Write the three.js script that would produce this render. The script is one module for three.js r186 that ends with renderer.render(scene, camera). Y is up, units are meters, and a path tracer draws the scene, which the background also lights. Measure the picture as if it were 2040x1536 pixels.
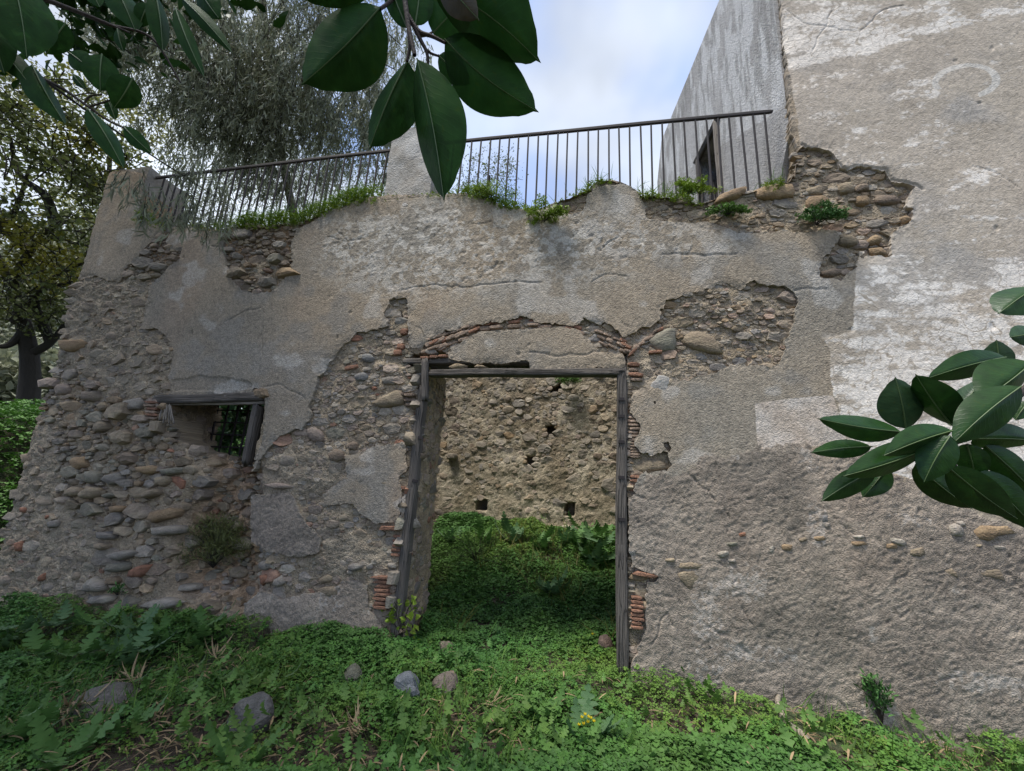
import * as THREE from 'three';
import { mergeGeometries } from 'three/addons/utils/BufferGeometryUtils.js';

// ---------------------------------------------------------------- camera, sky, sun, exposure
const PW = 2040, PH = 1536, FOC = 825, EYE = 1.5, DIST = 4.2288;
const scene = new THREE.Scene();
const camera = new THREE.PerspectiveCamera(2 * Math.atan(PH / 2 / FOC) * 180 / Math.PI, PW / PH, 0.05, 400);
const CR = new THREE.Vector3(0.9822248, 0.05112533, -0.18061186), CU = new THREE.Vector3(-0.00644598, 0.9708132, 0.23975026), CB = new THREE.Vector3(0.18759769, -0.23432443, 0.95388635);
camera.quaternion.setFromRotationMatrix(new THREE.Matrix4().makeBasis(CR, CU, CB));
camera.position.set(0, EYE, DIST);
const renderer = new THREE.WebGLRenderer({ antialias: true });
renderer.toneMapping = THREE.LinearToneMapping;
renderer.toneMappingExposure = 1.52;
renderer.shadowMap.enabled = true;
const SUN = new THREE.Vector3(-0.30, 1.0, 0.27).normalize();
const sun = new THREE.DirectionalLight(new THREE.Color(1, 0.955, 0.885), 3.4);
sun.position.copy(SUN).multiplyScalar(40); sun.castShadow = true; sun.shadow.radius = 34;
Object.assign(sun.shadow.camera, { left: -14, right: 14, top: 14, bottom: -14, near: 1, far: 90 });
sun.shadow.mapSize.set(2048, 2048);
scene.add(sun);

// ---------------------------------------------------------------- numbers
const clamp = (x, a = 0, b = 1) => Math.min(b, Math.max(a, x)), lerp = (a, b, t) => a + (b - a) * t;
const sstep = (a, b, x) => { const t = clamp((x - a) / (b - a)); return t * t * (3 - 2 * t); };
function rng(seed) { let s = seed | 0; return () => { s = (s + 0x6d2b79f5) | 0; let t = Math.imul(s ^ (s >>> 15), 1 | s); t = (t + Math.imul(t ^ (t >>> 7), 61 | t)) ^ t; return ((t ^ (t >>> 14)) >>> 0) / 4294967296; }; }
function hash(i, j, s) { let h = (Math.imul(i, 374761393) + Math.imul(j, 668265263) + Math.imul(s, 1274126177)) | 0; h = Math.imul(h ^ (h >>> 13), 1103515245); h ^= h >>> 16; h = Math.imul(h, 0x5bd1e995); return ((h ^ (h >>> 15)) >>> 0) / 4294967296; }
function vn(x, y, s, per = 0) {                                      // value noise, -1..1, periodic when per > 0
  let i = Math.floor(x), j = Math.floor(y); const fx = x - i, fy = y - j, u = fx * fx * (3 - 2 * fx), v = fy * fy * (3 - 2 * fy);
  let i1 = i + 1, j1 = j + 1;
  if (per) { i = ((i % per) + per) % per; j = ((j % per) + per) % per; i1 = ((i1 % per) + per) % per; j1 = ((j1 % per) + per) % per; }
  const a = hash(i, j, s), b = hash(i1, j, s), c = hash(i, j1, s), d = hash(i1, j1, s);
  return (a + (b - a) * u + (c - a) * v + (a - b - c + d) * u * v) * 2 - 1;
}
function fbm(x, y, o, s, per = 0) { let a = 0.5, t = 0, n = 0; for (let k = 0; k < o; k++) { t += a * vn(x, y, s + k * 17, per); n += a; a *= 0.5; x *= 2; y *= 2; per *= 2; } return t / n; }
const ridge = (x, y, o, s) => { let a = 0.5, t = 0, n = 0; for (let k = 0; k < o; k++) { t += a * (1 - 2 * Math.abs(vn(x, y, s + k * 13))); n += a; a *= 0.55; x *= 2.03; y *= 2.03; } return t / n; };
const lin = (c) => (c <= 0.0031308 ? c * 12.92 : 1.055 * Math.pow(c, 1 / 2.4) - 0.055);
const mix3 = (a, b, t) => [a[0] + (b[0] - a[0]) * t, a[1] + (b[1] - a[1]) * t, a[2] + (b[2] - a[2]) * t];

// ---------------------------------------------------------------- where a point of the photograph stands
const EYEV = new THREE.Vector3(0, EYE, DIST);
function ray(px, py) { return CR.clone().multiplyScalar((px - PW / 2) / FOC).addScaledVector(CU, -(py - PH / 2) / FOC).addScaledVector(CB, -1); }
function onZ(px, py, z = 0) { const r = ray(px, py); return r.multiplyScalar((z - DIST) / r.z).add(EYEV); }
function onXZ(px, py, x0, k) { const r = ray(px, py); return r.multiplyScalar((x0 + k * DIST) / (r.x - k * r.z)).add(EYEV); }
function deep(px, py, d) { return ray(px, py).multiplyScalar(d).add(EYEV); }
function onY(px, py, y) { const r = ray(px, py); return r.multiplyScalar((y - EYE) / r.y).add(EYEV); }

// ---------------------------------------------------------------- sky: thin bright cloud with a few blue gaps
{
  const W = 1024, H = 512, d = new Float32Array(W * H * 4);
  for (let j = 0; j < H; j++) for (let i = 0; i < W; i++) {
    const up = ((j + 0.5) / H - 0.5) * Math.PI, az = ((i + 0.5) / W) * 2 * Math.PI, y = Math.sin(up), k = (j * W + i) * 4;
    const x = Math.cos(az) * Math.cos(up), z = Math.sin(az) * Math.cos(up);
    const q = 1.6 / (Math.max(y, 0) + 0.35), cx = x * q + 7.3, cz = z * q + 2.9;
    const n = fbm(cx * 1.3, cz * 1.3, 6, 5), m = fbm(cx * 0.7 + 9, cz * 0.7, 4, 23);
    const cover = sstep(-0.36, 0.24, n + 0.35 * m), lump = 0.82 + 0.34 * fbm(cx * 2.3 + 3, cz * 2.3, 5, 41) + 0.25 * m;
    const blue = [0.20, 0.40, 0.95], white = [0.88 * lump, 0.97 * lump, 1.13 * lump], g = y < 0 ? 0.35 : 1;
    for (let c = 0; c < 3; c++) d[k + c] = lerp(blue[c], white[c], 0.25 + 0.75 * cover) * g * 0.8;
    d[k + 3] = 1;
  }
  const t = new THREE.DataTexture(d, W, H, THREE.RGBAFormat, THREE.FloatType);
  t.mapping = THREE.EquirectangularReflectionMapping; t.magFilter = THREE.LinearFilter; t.needsUpdate = true;
  scene.background = t; scene.environment = t;
}

// ---------------------------------------------------------------- textures
function dataTex(w, h, f, srgb = true) {
  const d = new Uint8Array(w * h * 4);
  for (let j = 0; j < h; j++) for (let i = 0; i < w; i++) { const c = f(i, j); for (let k = 0; k < 3; k++) d[(j * w + i) * 4 + k] = Math.round(255 * clamp(srgb ? lin(c[k]) : c[k])); d[(j * w + i) * 4 + 3] = 255; }
  const t = new THREE.DataTexture(d, w, h); t.magFilter = THREE.LinearFilter; t.wrapS = t.wrapT = THREE.RepeatWrapping; if (srgb) t.colorSpace = THREE.SRGBColorSpace; t.needsUpdate = true; return t;
}
const rep = (t, x, y = x) => { const c = t.clone(); c.repeat.set(x, y); c.needsUpdate = true; return c; };
const TS = 512;
// fine sandy grain for render and mortar, one metre a side
const bumpGrain = dataTex(TS, TS, (i, j) => { const x = i / TS, y = j / TS, v = 0.5 + 0.16 * fbm(x * 16, y * 16, 3, 3, 16) + 0.26 * fbm(x * 64, y * 64, 2, 8, 64) + 0.2 * vn(x * 200, y * 200, 12, 200); return [v, v, v]; }, false);
// coarse thrown render
const bumpRough = dataTex(TS, TS, (i, j) => { const x = i / TS, y = j / TS, w = 0.3 * fbm(x * 8, y * 8, 2, 31, 8); const v = 0.5 + 0.34 * (1 - 2 * Math.abs(fbm(x * 24 + w * 3, y * 24 - w * 3, 3, 33, 24))) * 0.7 + 0.22 * fbm(x * 90, y * 90, 2, 38, 90); return [v, v, v]; }, false);
// stone faces: layered and pitted
const bumpStone = dataTex(TS, TS, (i, j) => { const x = i / TS, y = j / TS, v = 0.5 + 0.3 * fbm(x * 6, y * 18, 4, 51, 6) * 0.8 + 0.25 * fbm(x * 40, y * 60, 3, 55, 20); return [v, v, v]; }, false);
const mapStone = dataTex(TS, TS, (i, j) => { const x = i / TS, y = j / TS, n = fbm(x * 8, y * 16, 4, 61, 8), g = fbm(x * 70, y * 70, 2, 66, 70), v = 0.78 + 0.2 * n + 0.2 * g; return [v, v * (0.98 + 0.03 * n), v * (0.95 + 0.05 * g)]; });
const mapMortar = dataTex(TS, TS, (i, j) => { const x = i / TS, y = j / TS, n = fbm(x * 10, y * 10, 4, 71, 10), g = fbm(x * 80, y * 80, 2, 76, 80), p = vn(x * 120, y * 120, 79, 120) > 0.78 ? 0.25 : 0, v = 0.72 + 0.2 * n + 0.24 * g + p; return [v, v, v * 0.97]; });
const mapWood = dataTex(256, TS, (i, j) => { const x = i / 256, y = j / TS, w = 0.6 * fbm(x * 4, y * 4, 2, 80, 4), g = fbm(x * 40 + w * 2, y * 5, 3, 81, 5), c = Math.abs(vn(x * 18 + w * 2, y * 3, 85, 0)) < 0.07 ? 0.45 : 1, v = (0.62 + 0.42 * g) * c; return [v, v * 0.985, v * 0.97]; });
const bumpWood = dataTex(256, TS, (i, j) => { const x = i / 256, y = j / TS, w = 0.6 * fbm(x * 4, y * 4, 2, 80, 4), g = fbm(x * 40 + w * 2, y * 5, 3, 81, 5), c = Math.abs(vn(x * 18 + w * 2, y * 3, 85, 0)) < 0.07 ? -0.4 : 0, v = 0.6 + 0.35 * g + c; return [v, v, v]; }, false);

// ---------------------------------------------------------------- fields over the front of the ruin, one value each 12.5 mm
const G = 0.0125, X0 = -7.7, Y0 = -0.9, NX = 1056, NY = 820;
function raster(polys, blur = 2) {
  const cv = document.createElement('canvas'); cv.width = NX; cv.height = NY; const c = cv.getContext('2d'); c.fillStyle = '#000'; c.fillRect(0, 0, NX, NY); c.fillStyle = '#fff';
  for (const p of polys) { c.beginPath(); p.forEach(([x, y], k) => { const q = onZ(x, y); c[k ? 'lineTo' : 'moveTo']((q.x - X0) / G, (q.y - Y0) / G); }); c.closePath(); c.fill(); }
  return blurred(toField(c), blur);
}
function strokes(lines, wide) {                                      // lines: [width in metres factor, points]
  const cv = document.createElement('canvas'); cv.width = NX; cv.height = NY; const c = cv.getContext('2d'); c.fillStyle = '#000'; c.fillRect(0, 0, NX, NY); c.strokeStyle = '#fff'; c.lineJoin = 'round'; c.lineCap = 'round';
  for (const [w, p] of lines) { c.lineWidth = w * wide / G; c.beginPath(); let last = null, n = 0; p.forEach(([x, y], k) => { const q = onZ(x, y), a = [(q.x - X0) / G, (q.y - Y0) / G]; if (!k) c.moveTo(...a); else { const L = Math.hypot(a[0] - last[0], a[1] - last[1]), m = Math.max(1, Math.round(L / 5)); for (let s = 1; s <= m; s++) { n++; const t = s / m; c.lineTo(lerp(last[0], a[0], t) + (s < m ? 1.6 * vn(n * 0.9, x, 7) : 0), lerp(last[1], a[1], t) + (s < m ? 1.6 * vn(n * 0.9, y, 9) : 0)); } } last = a; }); c.stroke(); }
  return toField(c);
}
function toField(c) { const im = c.getImageData(0, 0, NX, NY).data, f = new Float32Array(NX * NY); for (let k = 0; k < f.length; k++) f[k] = im[k * 4] / 255; return f; }
function blurred(f, r) {
  if (!r) return f; let a = f, b = new Float32Array(f.length);
  for (let pass = 0; pass < 2; pass++) {
    for (let j = 0; j < NY; j++) { let s = 0; const o = j * NX; for (let i = -r; i <= r; i++) s += a[o + clamp(i, 0, NX - 1)]; for (let i = 0; i < NX; i++) { b[o + i] = s / (2 * r + 1); s += a[o + Math.min(NX - 1, i + r + 1)] - a[o + Math.max(0, i - r)]; } }
    const c = new Float32Array(f.length);
    for (let i = 0; i < NX; i++) { let s = 0; for (let j = -r; j <= r; j++) s += b[clamp(j, 0, NY - 1) * NX + i]; for (let j = 0; j < NY; j++) { c[j * NX + i] = s / (2 * r + 1); s += b[Math.min(NY - 1, j + r + 1) * NX + i] - b[Math.max(0, j - r) * NX + i]; } }
    a = c;
  }
  return a;
}
function ragged(f, amp, s, fine = 0.2) { const o = new Float32Array(f.length); for (let j = 0; j < NY; j++) for (let i = 0; i < NX; i++) { const k = j * NX + i, v = f[k]; o[k] = v <= 0.001 || v >= 0.999 ? v : v + amp * fbm(i * 0.11, j * 0.11, 3, s) + fine * vn(i * 0.45, j * 0.45, s + 5); } return o; }
function sample(f, x, y) { const u = clamp((x - X0) / G, 0, NX - 1.001), v = clamp((y - Y0) / G, 0, NY - 1.001), i = u | 0, j = v | 0, a = u - i, b = v - j, k = j * NX + i; return (f[k] * (1 - a) + f[k + 1] * a) * (1 - b) + (f[k + NX] * (1 - a) + f[k + NX + 1] * a) * b; }

// the outline of the standing masonry (front face), in photograph pixels
const OUTLINE = [[218, 342], [250, 338], [287, 345], [279, 385], [267, 430], [300, 442], [336, 452], [400, 448], [440, 458], [470, 448], [545, 448], [600, 440], [640, 424], [690, 405], [730, 392], [770, 386], [860, 386], [905, 384], [960, 388], [1000, 408], [1060, 418], [1120, 396], [1172, 376], [1200, 352], [1242, 360], [1280, 386], [1330, 390], [1400, 404], [1420, 392], [1500, 378], [1560, 366], [1592, 340], [1596, 300], [1578, 260], [1557, 0], [1532, -260], [2700, -700], [2500, 2000], [-300, 1800], [-60, 1300], [0, 1100], [70, 850], [140, 600]];
const DOORWAY = [[806, 716], [832, 748], [828, 860], [814, 960], [802, 1060], [790, 1150], [777, 1260], [762, 1450], [1258, 1450], [1254, 1000], [1251, 700], [1050, 702], [850, 700]];
const WINDOWHOLE = [[332, 790], [322, 810], [336, 840], [330, 868], [366, 893], [420, 905], [440, 916], [498, 918], [512, 870], [526, 812], [526, 786]];
const SMALLHOLES = [[[784, 616], [796, 612], [802, 624], [798, 636], [786, 632]], [[852, 708], [866, 694], [888, 690], [884, 708]], [[800, 712], [824, 700], [850, 702], [850, 716], [806, 720]]];
const BARE = [
  // whole left end with the broken breast under the window
  [[130, 560], [187, 548], [237, 562], [257, 527], [290, 492], [310, 474], [326, 452], [345, 455], [331, 476], [335, 492], [352, 498], [365, 488], [362, 510], [345, 522], [322, 550], [300, 566], [296, 600], [285, 640], [278, 655], [310, 650], [337, 679], [343, 702], [338, 745], [345, 775], [320, 790], [345, 802], [470, 806], [500, 790], [508, 770], [522, 782], [532, 800], [525, 860], [506, 935], [500, 960], [498, 1090], [470, 1150], [490, 1200], [470, 1330], [-100, 1330], [-60, 1100], [60, 850]],
  // hole under the top left
  [[442, 440], [445, 478], [450, 520], [460, 552], [482, 577], [512, 583], [540, 583], [560, 562], [575, 545], [584, 520], [580, 495], [592, 440]],
  // centre left of the doorway
  [[814, 592], [778, 592], [760, 622], [772, 647], [755, 652], [710, 662], [687, 682], [655, 722], [632, 760], [620, 797], [617, 832], [605, 847], [580, 860], [552, 872], [535, 892], [520, 915], [502, 962], [500, 985], [480, 1090], [450, 1150], [450, 1200], [440, 1340], [790, 1340], [800, 1000], [835, 900], [840, 700], [812, 690], [811, 640]],
  // big patch right of the doorway
  [[1325, 597], [1345, 592], [1390, 577], [1420, 570], [1440, 564], [1470, 569], [1482, 575], [1488, 564], [1505, 560], [1562, 567], [1585, 577], [1591, 600], [1587, 635], [1580, 660], [1567, 672], [1569, 695], [1555, 717], [1537, 726], [1500, 722], [1462, 720], [1437, 732], [1412, 747], [1390, 750], [1362, 752], [1320, 765], [1290, 752], [1285, 768], [1262, 775], [1256, 820], [1275, 842], [1280, 855], [1262, 872], [1270, 890], [1285, 905], [1330, 900], [1340, 930], [1282, 945], [1268, 965], [1255, 990], [1240, 990], [1240, 672], [1262, 660], [1285, 647], [1310, 642], [1325, 625]],
  // relieving arch over the doorway
  [[806, 686], [832, 692], [855, 680], [880, 662], [927, 650], [940, 644], [970, 646], [1005, 640], [1007, 633], [1047, 632], [1055, 638], [1092, 641], [1130, 647], [1157, 650], [1159, 639], [1192, 645], [1220, 647], [1242, 672], [1252, 672], [1256, 760], [806, 760]],
  // jamb right of the doorway, lower down
  [[1240, 1100], [1258, 1100], [1262, 1125], [1312, 1146], [1288, 1160], [1286, 1250], [1268, 1290], [1258, 1340], [1240, 1340]],
  // broken corner under the tall house
  [[1420, 360], [1590, 300], [1600, 284], [1640, 296], [1655, 302], [1680, 330], [1692, 334], [1720, 327], [1767, 334], [1780, 352], [1788, 362], [1820, 365], [1812, 388], [1825, 440], [1790, 455], [1778, 487], [1782, 510], [1730, 510], [1715, 492], [1705, 530], [1680, 552], [1632, 555], [1635, 530], [1650, 505], [1665, 492], [1682, 457], [1560, 460], [1480, 462], [1440, 452], [1425, 444], [1330, 440], [1285, 434], [1290, 418], [1276, 384], [1300, 370]],
  // ragged top edge
  [[1112, 380], [1178, 372], [1166, 420], [1128, 428], [1110, 410]], [[590, 425], [636, 418], [640, 436], [600, 452]], [[1196, 340], [1244, 352], [1240, 364], [1192, 372]],
  // scattered chips
  [[1318, 874], [1330, 876], [1340, 890], [1346, 900], [1330, 892]], [[1420, 764], [1434, 762], [1430, 772], [1420, 772]], [[1628, 616], [1642, 630], [1652, 632], [1640, 634]], [[1298, 790], [1312, 798], [1308, 804], [1296, 800]], [[1356, 700], [1372, 704], [1366, 712]],
];
const KEPT = [ // plaster that still hangs inside the bare parts
  [[344, 756], [400, 748], [452, 752], [498, 758], [504, 770], [486, 780], [452, 784], [420, 778], [380, 778], [346, 778]],
  [[895, 712], [892, 700], [910, 688], [935, 670], [960, 658], [1005, 658], [1112, 650], [1152, 654], [1162, 668], [1180, 680], [1202, 702], [1243, 703], [1248, 730], [1195, 733], [1055, 738], [1055, 718], [1000, 722], [968, 720], [940, 722]],
  [[690, 908], [735, 892], [806, 880], [810, 930], [792, 950], [800, 980], [796, 1020], [785, 1040], [750, 1040], [715, 1020], [705, 1002], [650, 1006], [640, 985], [690, 950]],
  [[500, 985], [580, 980], [610, 1040], [640, 1070], [635, 1100], [600, 1110], [530, 1096], [500, 1080]],
  [[485, 1205], [520, 1175], [560, 1192], [640, 1180], [700, 1152], [735, 1162], [735, 1212], [762, 1240], [772, 1340], [470, 1340]],
];
const ROUGH = [[[1250, 990], [1268, 968], [1290, 946], [1380, 937], [1400, 907], [1470, 904], [1500, 896], [1560, 886], [1600, 890], [1640, 910], [1700, 905], [1760, 930], [1840, 960], [1900, 1000], [1960, 1030], [2040, 1060], [2200, 1090], [2400, 1700], [1250, 1500]], KEPT[3], KEPT[4]];
const HOUSE = [[[1480, -400], [1600, 300], [1700, 440], [1716, 490], [1706, 530], [1702, 640], [1695, 660], [1645, 672], [1655, 700], [1660, 780], [1670, 800], [1690, 880], [1760, 935], [2300, 1100], [2700, -700]]];
const PALE = [[[640, 440], [860, 390], [1000, 420], [1170, 420], [1300, 440], [1440, 455], [1500, 482], [1440, 502], [1320, 512], [1200, 545], [1000, 560], [830, 588], [770, 585], [700, 560], [640, 520]]];
const BLOCK = [[[1505, 802], [1580, 792], [1662, 785], [1690, 882], [1600, 890], [1512, 898]]];
const MORTARED = [ // bare masonry still smeared with mortar
  [[100, 560], [187, 540], [237, 560], [262, 540], [300, 560], [296, 600], [280, 660], [320, 660], [342, 700], [338, 745], [320, 790], [230, 790], [200, 760], [140, 740], [100, 700]],
  [[60, 840], [110, 850], [108, 905], [130, 955], [95, 985], [180, 1030], [196, 1070], [205, 1105], [170, 1180], [170, 1230], [-60, 1330], [-60, 1000]],
  [[515, 915], [600, 890], [700, 900], [690, 950], [640, 985], [500, 990]], [[640, 1010], [720, 1080], [800, 1100], [800, 1160], [640, 1150]], [[1240, 700], [1300, 690], [1420, 750], [1320, 790], [1250, 760]],
];
const RECESS = [[[392, 888], [505, 925], [500, 1172], [480, 1230], [340, 1185], [352, 1050], [372, 985], [410, 960]]];
const CRACKS = strokes([
  [2.4, [[1600, 284], [1630, 296], [1655, 304], [1682, 333], [1720, 328], [1767, 334], [1782, 356], [1822, 366], [1840, 376]]], [1, [[800, 575], [860, 566], [930, 572], [1000, 563], [1080, 562]]], [1, [[1320, 505], [1420, 506], [1470, 504]]],
  [1, [[1585, 577], [1600, 574], [1650, 575]]], [1.2, [[162, 549], [187, 546]]], [0.9, [[524, 648], [523, 700], [518, 745]]], [1, [[530, 770], [560, 765], [590, 780], [610, 795]]], [0.8, [[450, 640], [470, 630], [490, 618], [520, 612]]],
  [0.8, [[1240, 640], [1255, 650]]], [0.9, [[830, 650], [846, 670]]], [1.4, [[1372, 944], [1390, 962], [1412, 975], [1425, 995]]], [1.2, [[1300, 1280], [1330, 1220], [1340, 1245]]], [1.2, [[1478, 1208], [1495, 1240]]], [1.2, [[1410, 1245], [1450, 1263]]],
  [0.9, [[655, 470], [690, 480], [720, 474]]], [0.8, [[1940, 330], [1990, 345], [2030, 372]]], [0.8, [[1570, 20], [1600, 45], [1640, 50], [1700, 62]]], [0.7, [[1620, 100], [1640, 60], [1660, 20]]], [0.8, [[1715, 60], [1760, 20], [1800, 12]]],
  [1.2, [[880, 672], [870, 690]]], [1, [[1055, 700], [1100, 708], [1160, 706], [1200, 700]]], [1.3, [[405, 455], [420, 488], [446, 492]]], [0.9, [[670, 455], [690, 475], [705, 520]]], [0.9, [[940, 445], [980, 440], [1000, 455]]], [1, [[1195, 500], [1215, 480], [1235, 470]]], [0.9, [[1180, 560], [1210, 545], [1250, 550]]],
], 0.009);

const fOut = ragged(raster([OUTLINE], 1), 0.35, 101), fHole = ragged(raster([DOORWAY, WINDOWHOLE, ...SMALLHOLES], 1), 0.4, 105);
const fBare = ragged(raster(BARE, 2), 0.55, 111, 0.16), fKept = ragged(raster(KEPT, 1), 0.5, 121, 0.16), fRough = ragged(raster(ROUGH, 2), 0.6, 131, 0.35), fHouse = ragged(raster(HOUSE, 1), 0.3, 141), fPale = raster(PALE, 14), fBlock = raster(BLOCK, 1);
const fMort = raster(MORTARED, 5), fRecess = raster(RECESS, 7), fJoint = blurred(CRACKS, 0);
// plaster stands where it is not bare (or is kept) and where there is wall
const fPlaster = new Float32Array(NX * NY);
for (let k = 0; k < fPlaster.length; k++) { const p = Math.max(1 - fBare[k], fKept[k]); fPlaster[k] = Math.min(p, fOut[k], Math.max(1 - fHole[k], fKept[k])); }
const fEdge = blurred(fPlaster, 5);
const fCore = new Float32Array(NX * NY);
for (let k = 0; k < fCore.length; k++) fCore[k] = Math.min(fOut[k], 1 - fHole[k]);
// the sub-plaster surface: mortar bed of the rubble, sunk where the wall has been broken out
const hCore = new Float32Array(NX * NY), hPlas = new Float32Array(NX * NY);
for (let j = 0; j < NY; j++) for (let i = 0; i < NX; i++) {
  const k = j * NX + i, x = X0 + i * G, y = Y0 + j * G, wob = 0.02 * fbm(x * 0.8, y * 0.8, 2, 201);
  const m = clamp(fMort[k] + 0.75 * sstep(0.12, 0.4, fbm(x * 2.1 + 4, y * 2.6, 3, 203)) * (x > -3.7 ? 1 : 0.5)), lump = fbm(x * 7, y * 9, 3, 205);
  hCore[k] = wob - 0.05 + 0.014 * lump + 0.008 * ridge(x * 22, y * 26, 2, 209) + m * (0.026 + 0.014 * ridge(x * 6, y * 8, 3, 215)) - 0.39 * fRecess[k] * (0.8 + 0.35 * lump) ;
  const ro = clamp(fRough[k]), ho = clamp(fHouse[k]) * (1 - ro), pale = fPale[k] * (1 - ro);
  let h = wob + 0.0012 * fbm(x * 30, y * 30, 2, 221) + 0.004 * fbm(x * 3, y * 3, 3, 225);
  h += pale * (0.006 * ridge(x * 12, y * 13, 3, 231) - 0.003 - 0.009 * sstep(0.45, 0.85, fbm(x * 19, y * 17, 2, 233) + 0.25 * vn(x * 3, y * 3, 234)));
  h -= 0.012 * sstep(0.82, 0.95, vn(x * 9, y * 9, 235)) * sstep(0.2, 0.6, vn(x * 1.3, y * 1.3, 237));
  h += ho * (0.007 + 0.0012 * fbm(x * 9, y * 12, 4, 241));
  h += ro * (0.006 + 0.006 * fbm((x + 0.5 * y) * 5, (y - 0.35 * x) * 8, 3, 251) + 0.0065 * ridge((x + 0.5 * y) * 17, (y - 0.4 * x) * 24, 2, 257) - 0.012 * sstep(0.86, 0.97, ridge((x + 0.6 * y) * 3.2, (y - 0.3 * x) * 4.2, 2, 259)));
  h -= 0.032 * clamp(1 - fEdge[k]) * clamp(0.1 + 1.8 * fbm(x * 5, y * 5, 3, 271)) + 0.01 * clamp(1 - fEdge[k]) * ridge(x * 40, y * 40, 1, 273);
  h -= 0.016 * fJoint[k] + (fKept[k] > 0.5 && j > 0 && i < 330 ? 0.012 : 0);
  hPlas[k] = h;
}

// ---------------------------------------------------------------- geometry out of the fields
// cells of «mask» > 0.5, cut along the half line, with a rim going back by «rim» along the cut; pick(x, y) says which of the meshes a cell belongs to
function sheet(mask, height, rim, groups, pick, stepper = 1) {
  const out = groups.map(() => ({ p: [], n: [], u: [], ix: [] })), maps = groups.map(() => new Map());
  const W = NX * G, H = NY * G;
  const nrm = (i, j) => { const k = j * NX + i, a = height[j * NX + Math.min(NX - 1, i + 1)] - height[j * NX + Math.max(0, i - 1)], b = height[Math.min(NY - 1, j + 1) * NX + i] - height[Math.max(0, j - 1) * NX + i]; const l = Math.hypot(a, b, 2 * G); return [-a / l, -b / l, 2 * G / l]; };
  function vert(g, key, x, y, z, n) { const m = maps[g], o = out[g]; let v = m.get(key); if (v === undefined) { v = o.p.length / 3; o.p.push(x, y, z); o.n.push(n[0], n[1], n[2]); o.u.push((x - X0) / W, (y - Y0) / H); m.set(key, v); } return v; }
  const corner = (g, i, j) => vert(g, (j * NX + i) * 3, X0 + i * G, Y0 + j * G, height[j * NX + i], nrm(i, j));
  const edge = (g, i, j, e) => { // e 0: along x, 1: along y
    const k = j * NX + i, k2 = e ? k + NX : k + 1, a = mask[k], b = mask[k2], t = clamp((0.5 - a) / (b - a), 0.02, 0.98);
    return vert(g, k * 3 + 1 + e, X0 + (i + (e ? 0 : t)) * G, Y0 + (j + (e ? t : 0)) * G, lerp(height[k], height[k2], t), nrm(i, j));
  };
  for (let j = 0; j < NY - 1; j++) for (let i = 0; i < NX - 1; i++) {
    const k = j * NX + i, c = [mask[k], mask[k + 1], mask[k + NX + 1], mask[k + NX]].map((v) => v > 0.5), n = c[0] + c[1] + c[2] + c[3];
    if (!n) continue;
    const g = pick(X0 + i * G, Y0 + j * G, k); if (g < 0) continue;
    const o = out[g], C = [[i, j], [i + 1, j], [i + 1, j + 1], [i, j + 1]], E = [[i, j, 0], [i + 1, j, 1], [i, j + 1, 0], [i, j, 1]];
    if (n === 4) { const v = C.map((q) => corner(g, ...q)); o.ix.push(v[0], v[1], v[2], v[0], v[2], v[3]); continue; }
    const poly = [], cut = [];
    for (let q = 0; q < 4; q++) { if (c[q]) poly.push(corner(g, ...C[q])); if (c[q] !== c[(q + 1) % 4]) { const e = edge(g, ...E[q]); poly.push(e); cut.push([e, c[q]]); } }
    for (let q = 1; q < poly.length - 1; q++) o.ix.push(poly[0], poly[q], poly[q + 1]);
    if (rim) for (let q = 0; q + 1 < cut.length; q += 2) { // from leaving to entering
      const [a, b] = cut[0][1] ? [cut[q][0], cut[q + 1][0]] : [cut[(q + 1) % cut.length][0], cut[(q + 2) % cut.length][0]];
      const P = o.p, dx = P[b * 3] - P[a * 3], dy = P[b * 3 + 1] - P[a * 3 + 1], l = Math.hypot(dx, dy) || 1, nn = [-dy / l, dx / l, 0], base = o.p.length / 3, back = (v) => Math.min(P[v * 3 + 2] - 0.02, rim);
      for (const [v, z] of [[a, P[a * 3 + 2]], [b, P[b * 3 + 2]], [b, back(b)], [a, back(a)]]) { o.p.push(P[v * 3], P[v * 3 + 1], z); o.n.push(...nn.map((s) => -s)); o.u.push(o.u[v * 2], o.u[v * 2 + 1]); }
      o.ix.push(base, base + 2, base + 1, base, base + 3, base + 2);
    }
  }
  return out.map(({ p, n, u, ix }) => { const ge = new THREE.BufferGeometry(); ge.setAttribute('position', new THREE.Float32BufferAttribute(p, 3)); ge.setAttribute('normal', new THREE.Float32BufferAttribute(n, 3)); ge.setAttribute('uv', new THREE.Float32BufferAttribute(u, 2)); ge.setIndex(ix); return ge; });
}

// ---------------------------------------------------------------- naming
const used = new Map();
function numbered(name) { const n = used.get(name) ?? 0; used.set(name, n + 1); return n ? `${name}_${String(n).padStart(3, '0')}` : name; }
function tag(o, label, category, group, kind) { if (label) o.userData.label = label; if (category) o.userData.category = category; if (group) o.userData.group = group; if (kind) o.userData.kind = kind; return o; }
function thing(name, label, category, pos = [0, 0, 0], group) { const o = new THREE.Group(); o.name = numbered(name); o.position.set(...pos); scene.add(o); return tag(o, label, category, group); }
function part(name, geo, m, parent, label, kind) { const o = new THREE.Mesh(geo, m); o.name = parent === scene ? numbered(name) : name; o.castShadow = o.receiveShadow = true; parent.add(o); if (label) o.userData.label = label; if (kind) o.userData.kind = kind; return o; }
const partNo = new Map();
function piece(name, geo, m, parent, label) { const key = parent.uuid + name, n = partNo.get(key) ?? 0; partNo.set(key, n + 1); return part(n ? `${name}_${String(n).padStart(3, '0')}` : name, geo, m, parent, label); }

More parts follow.
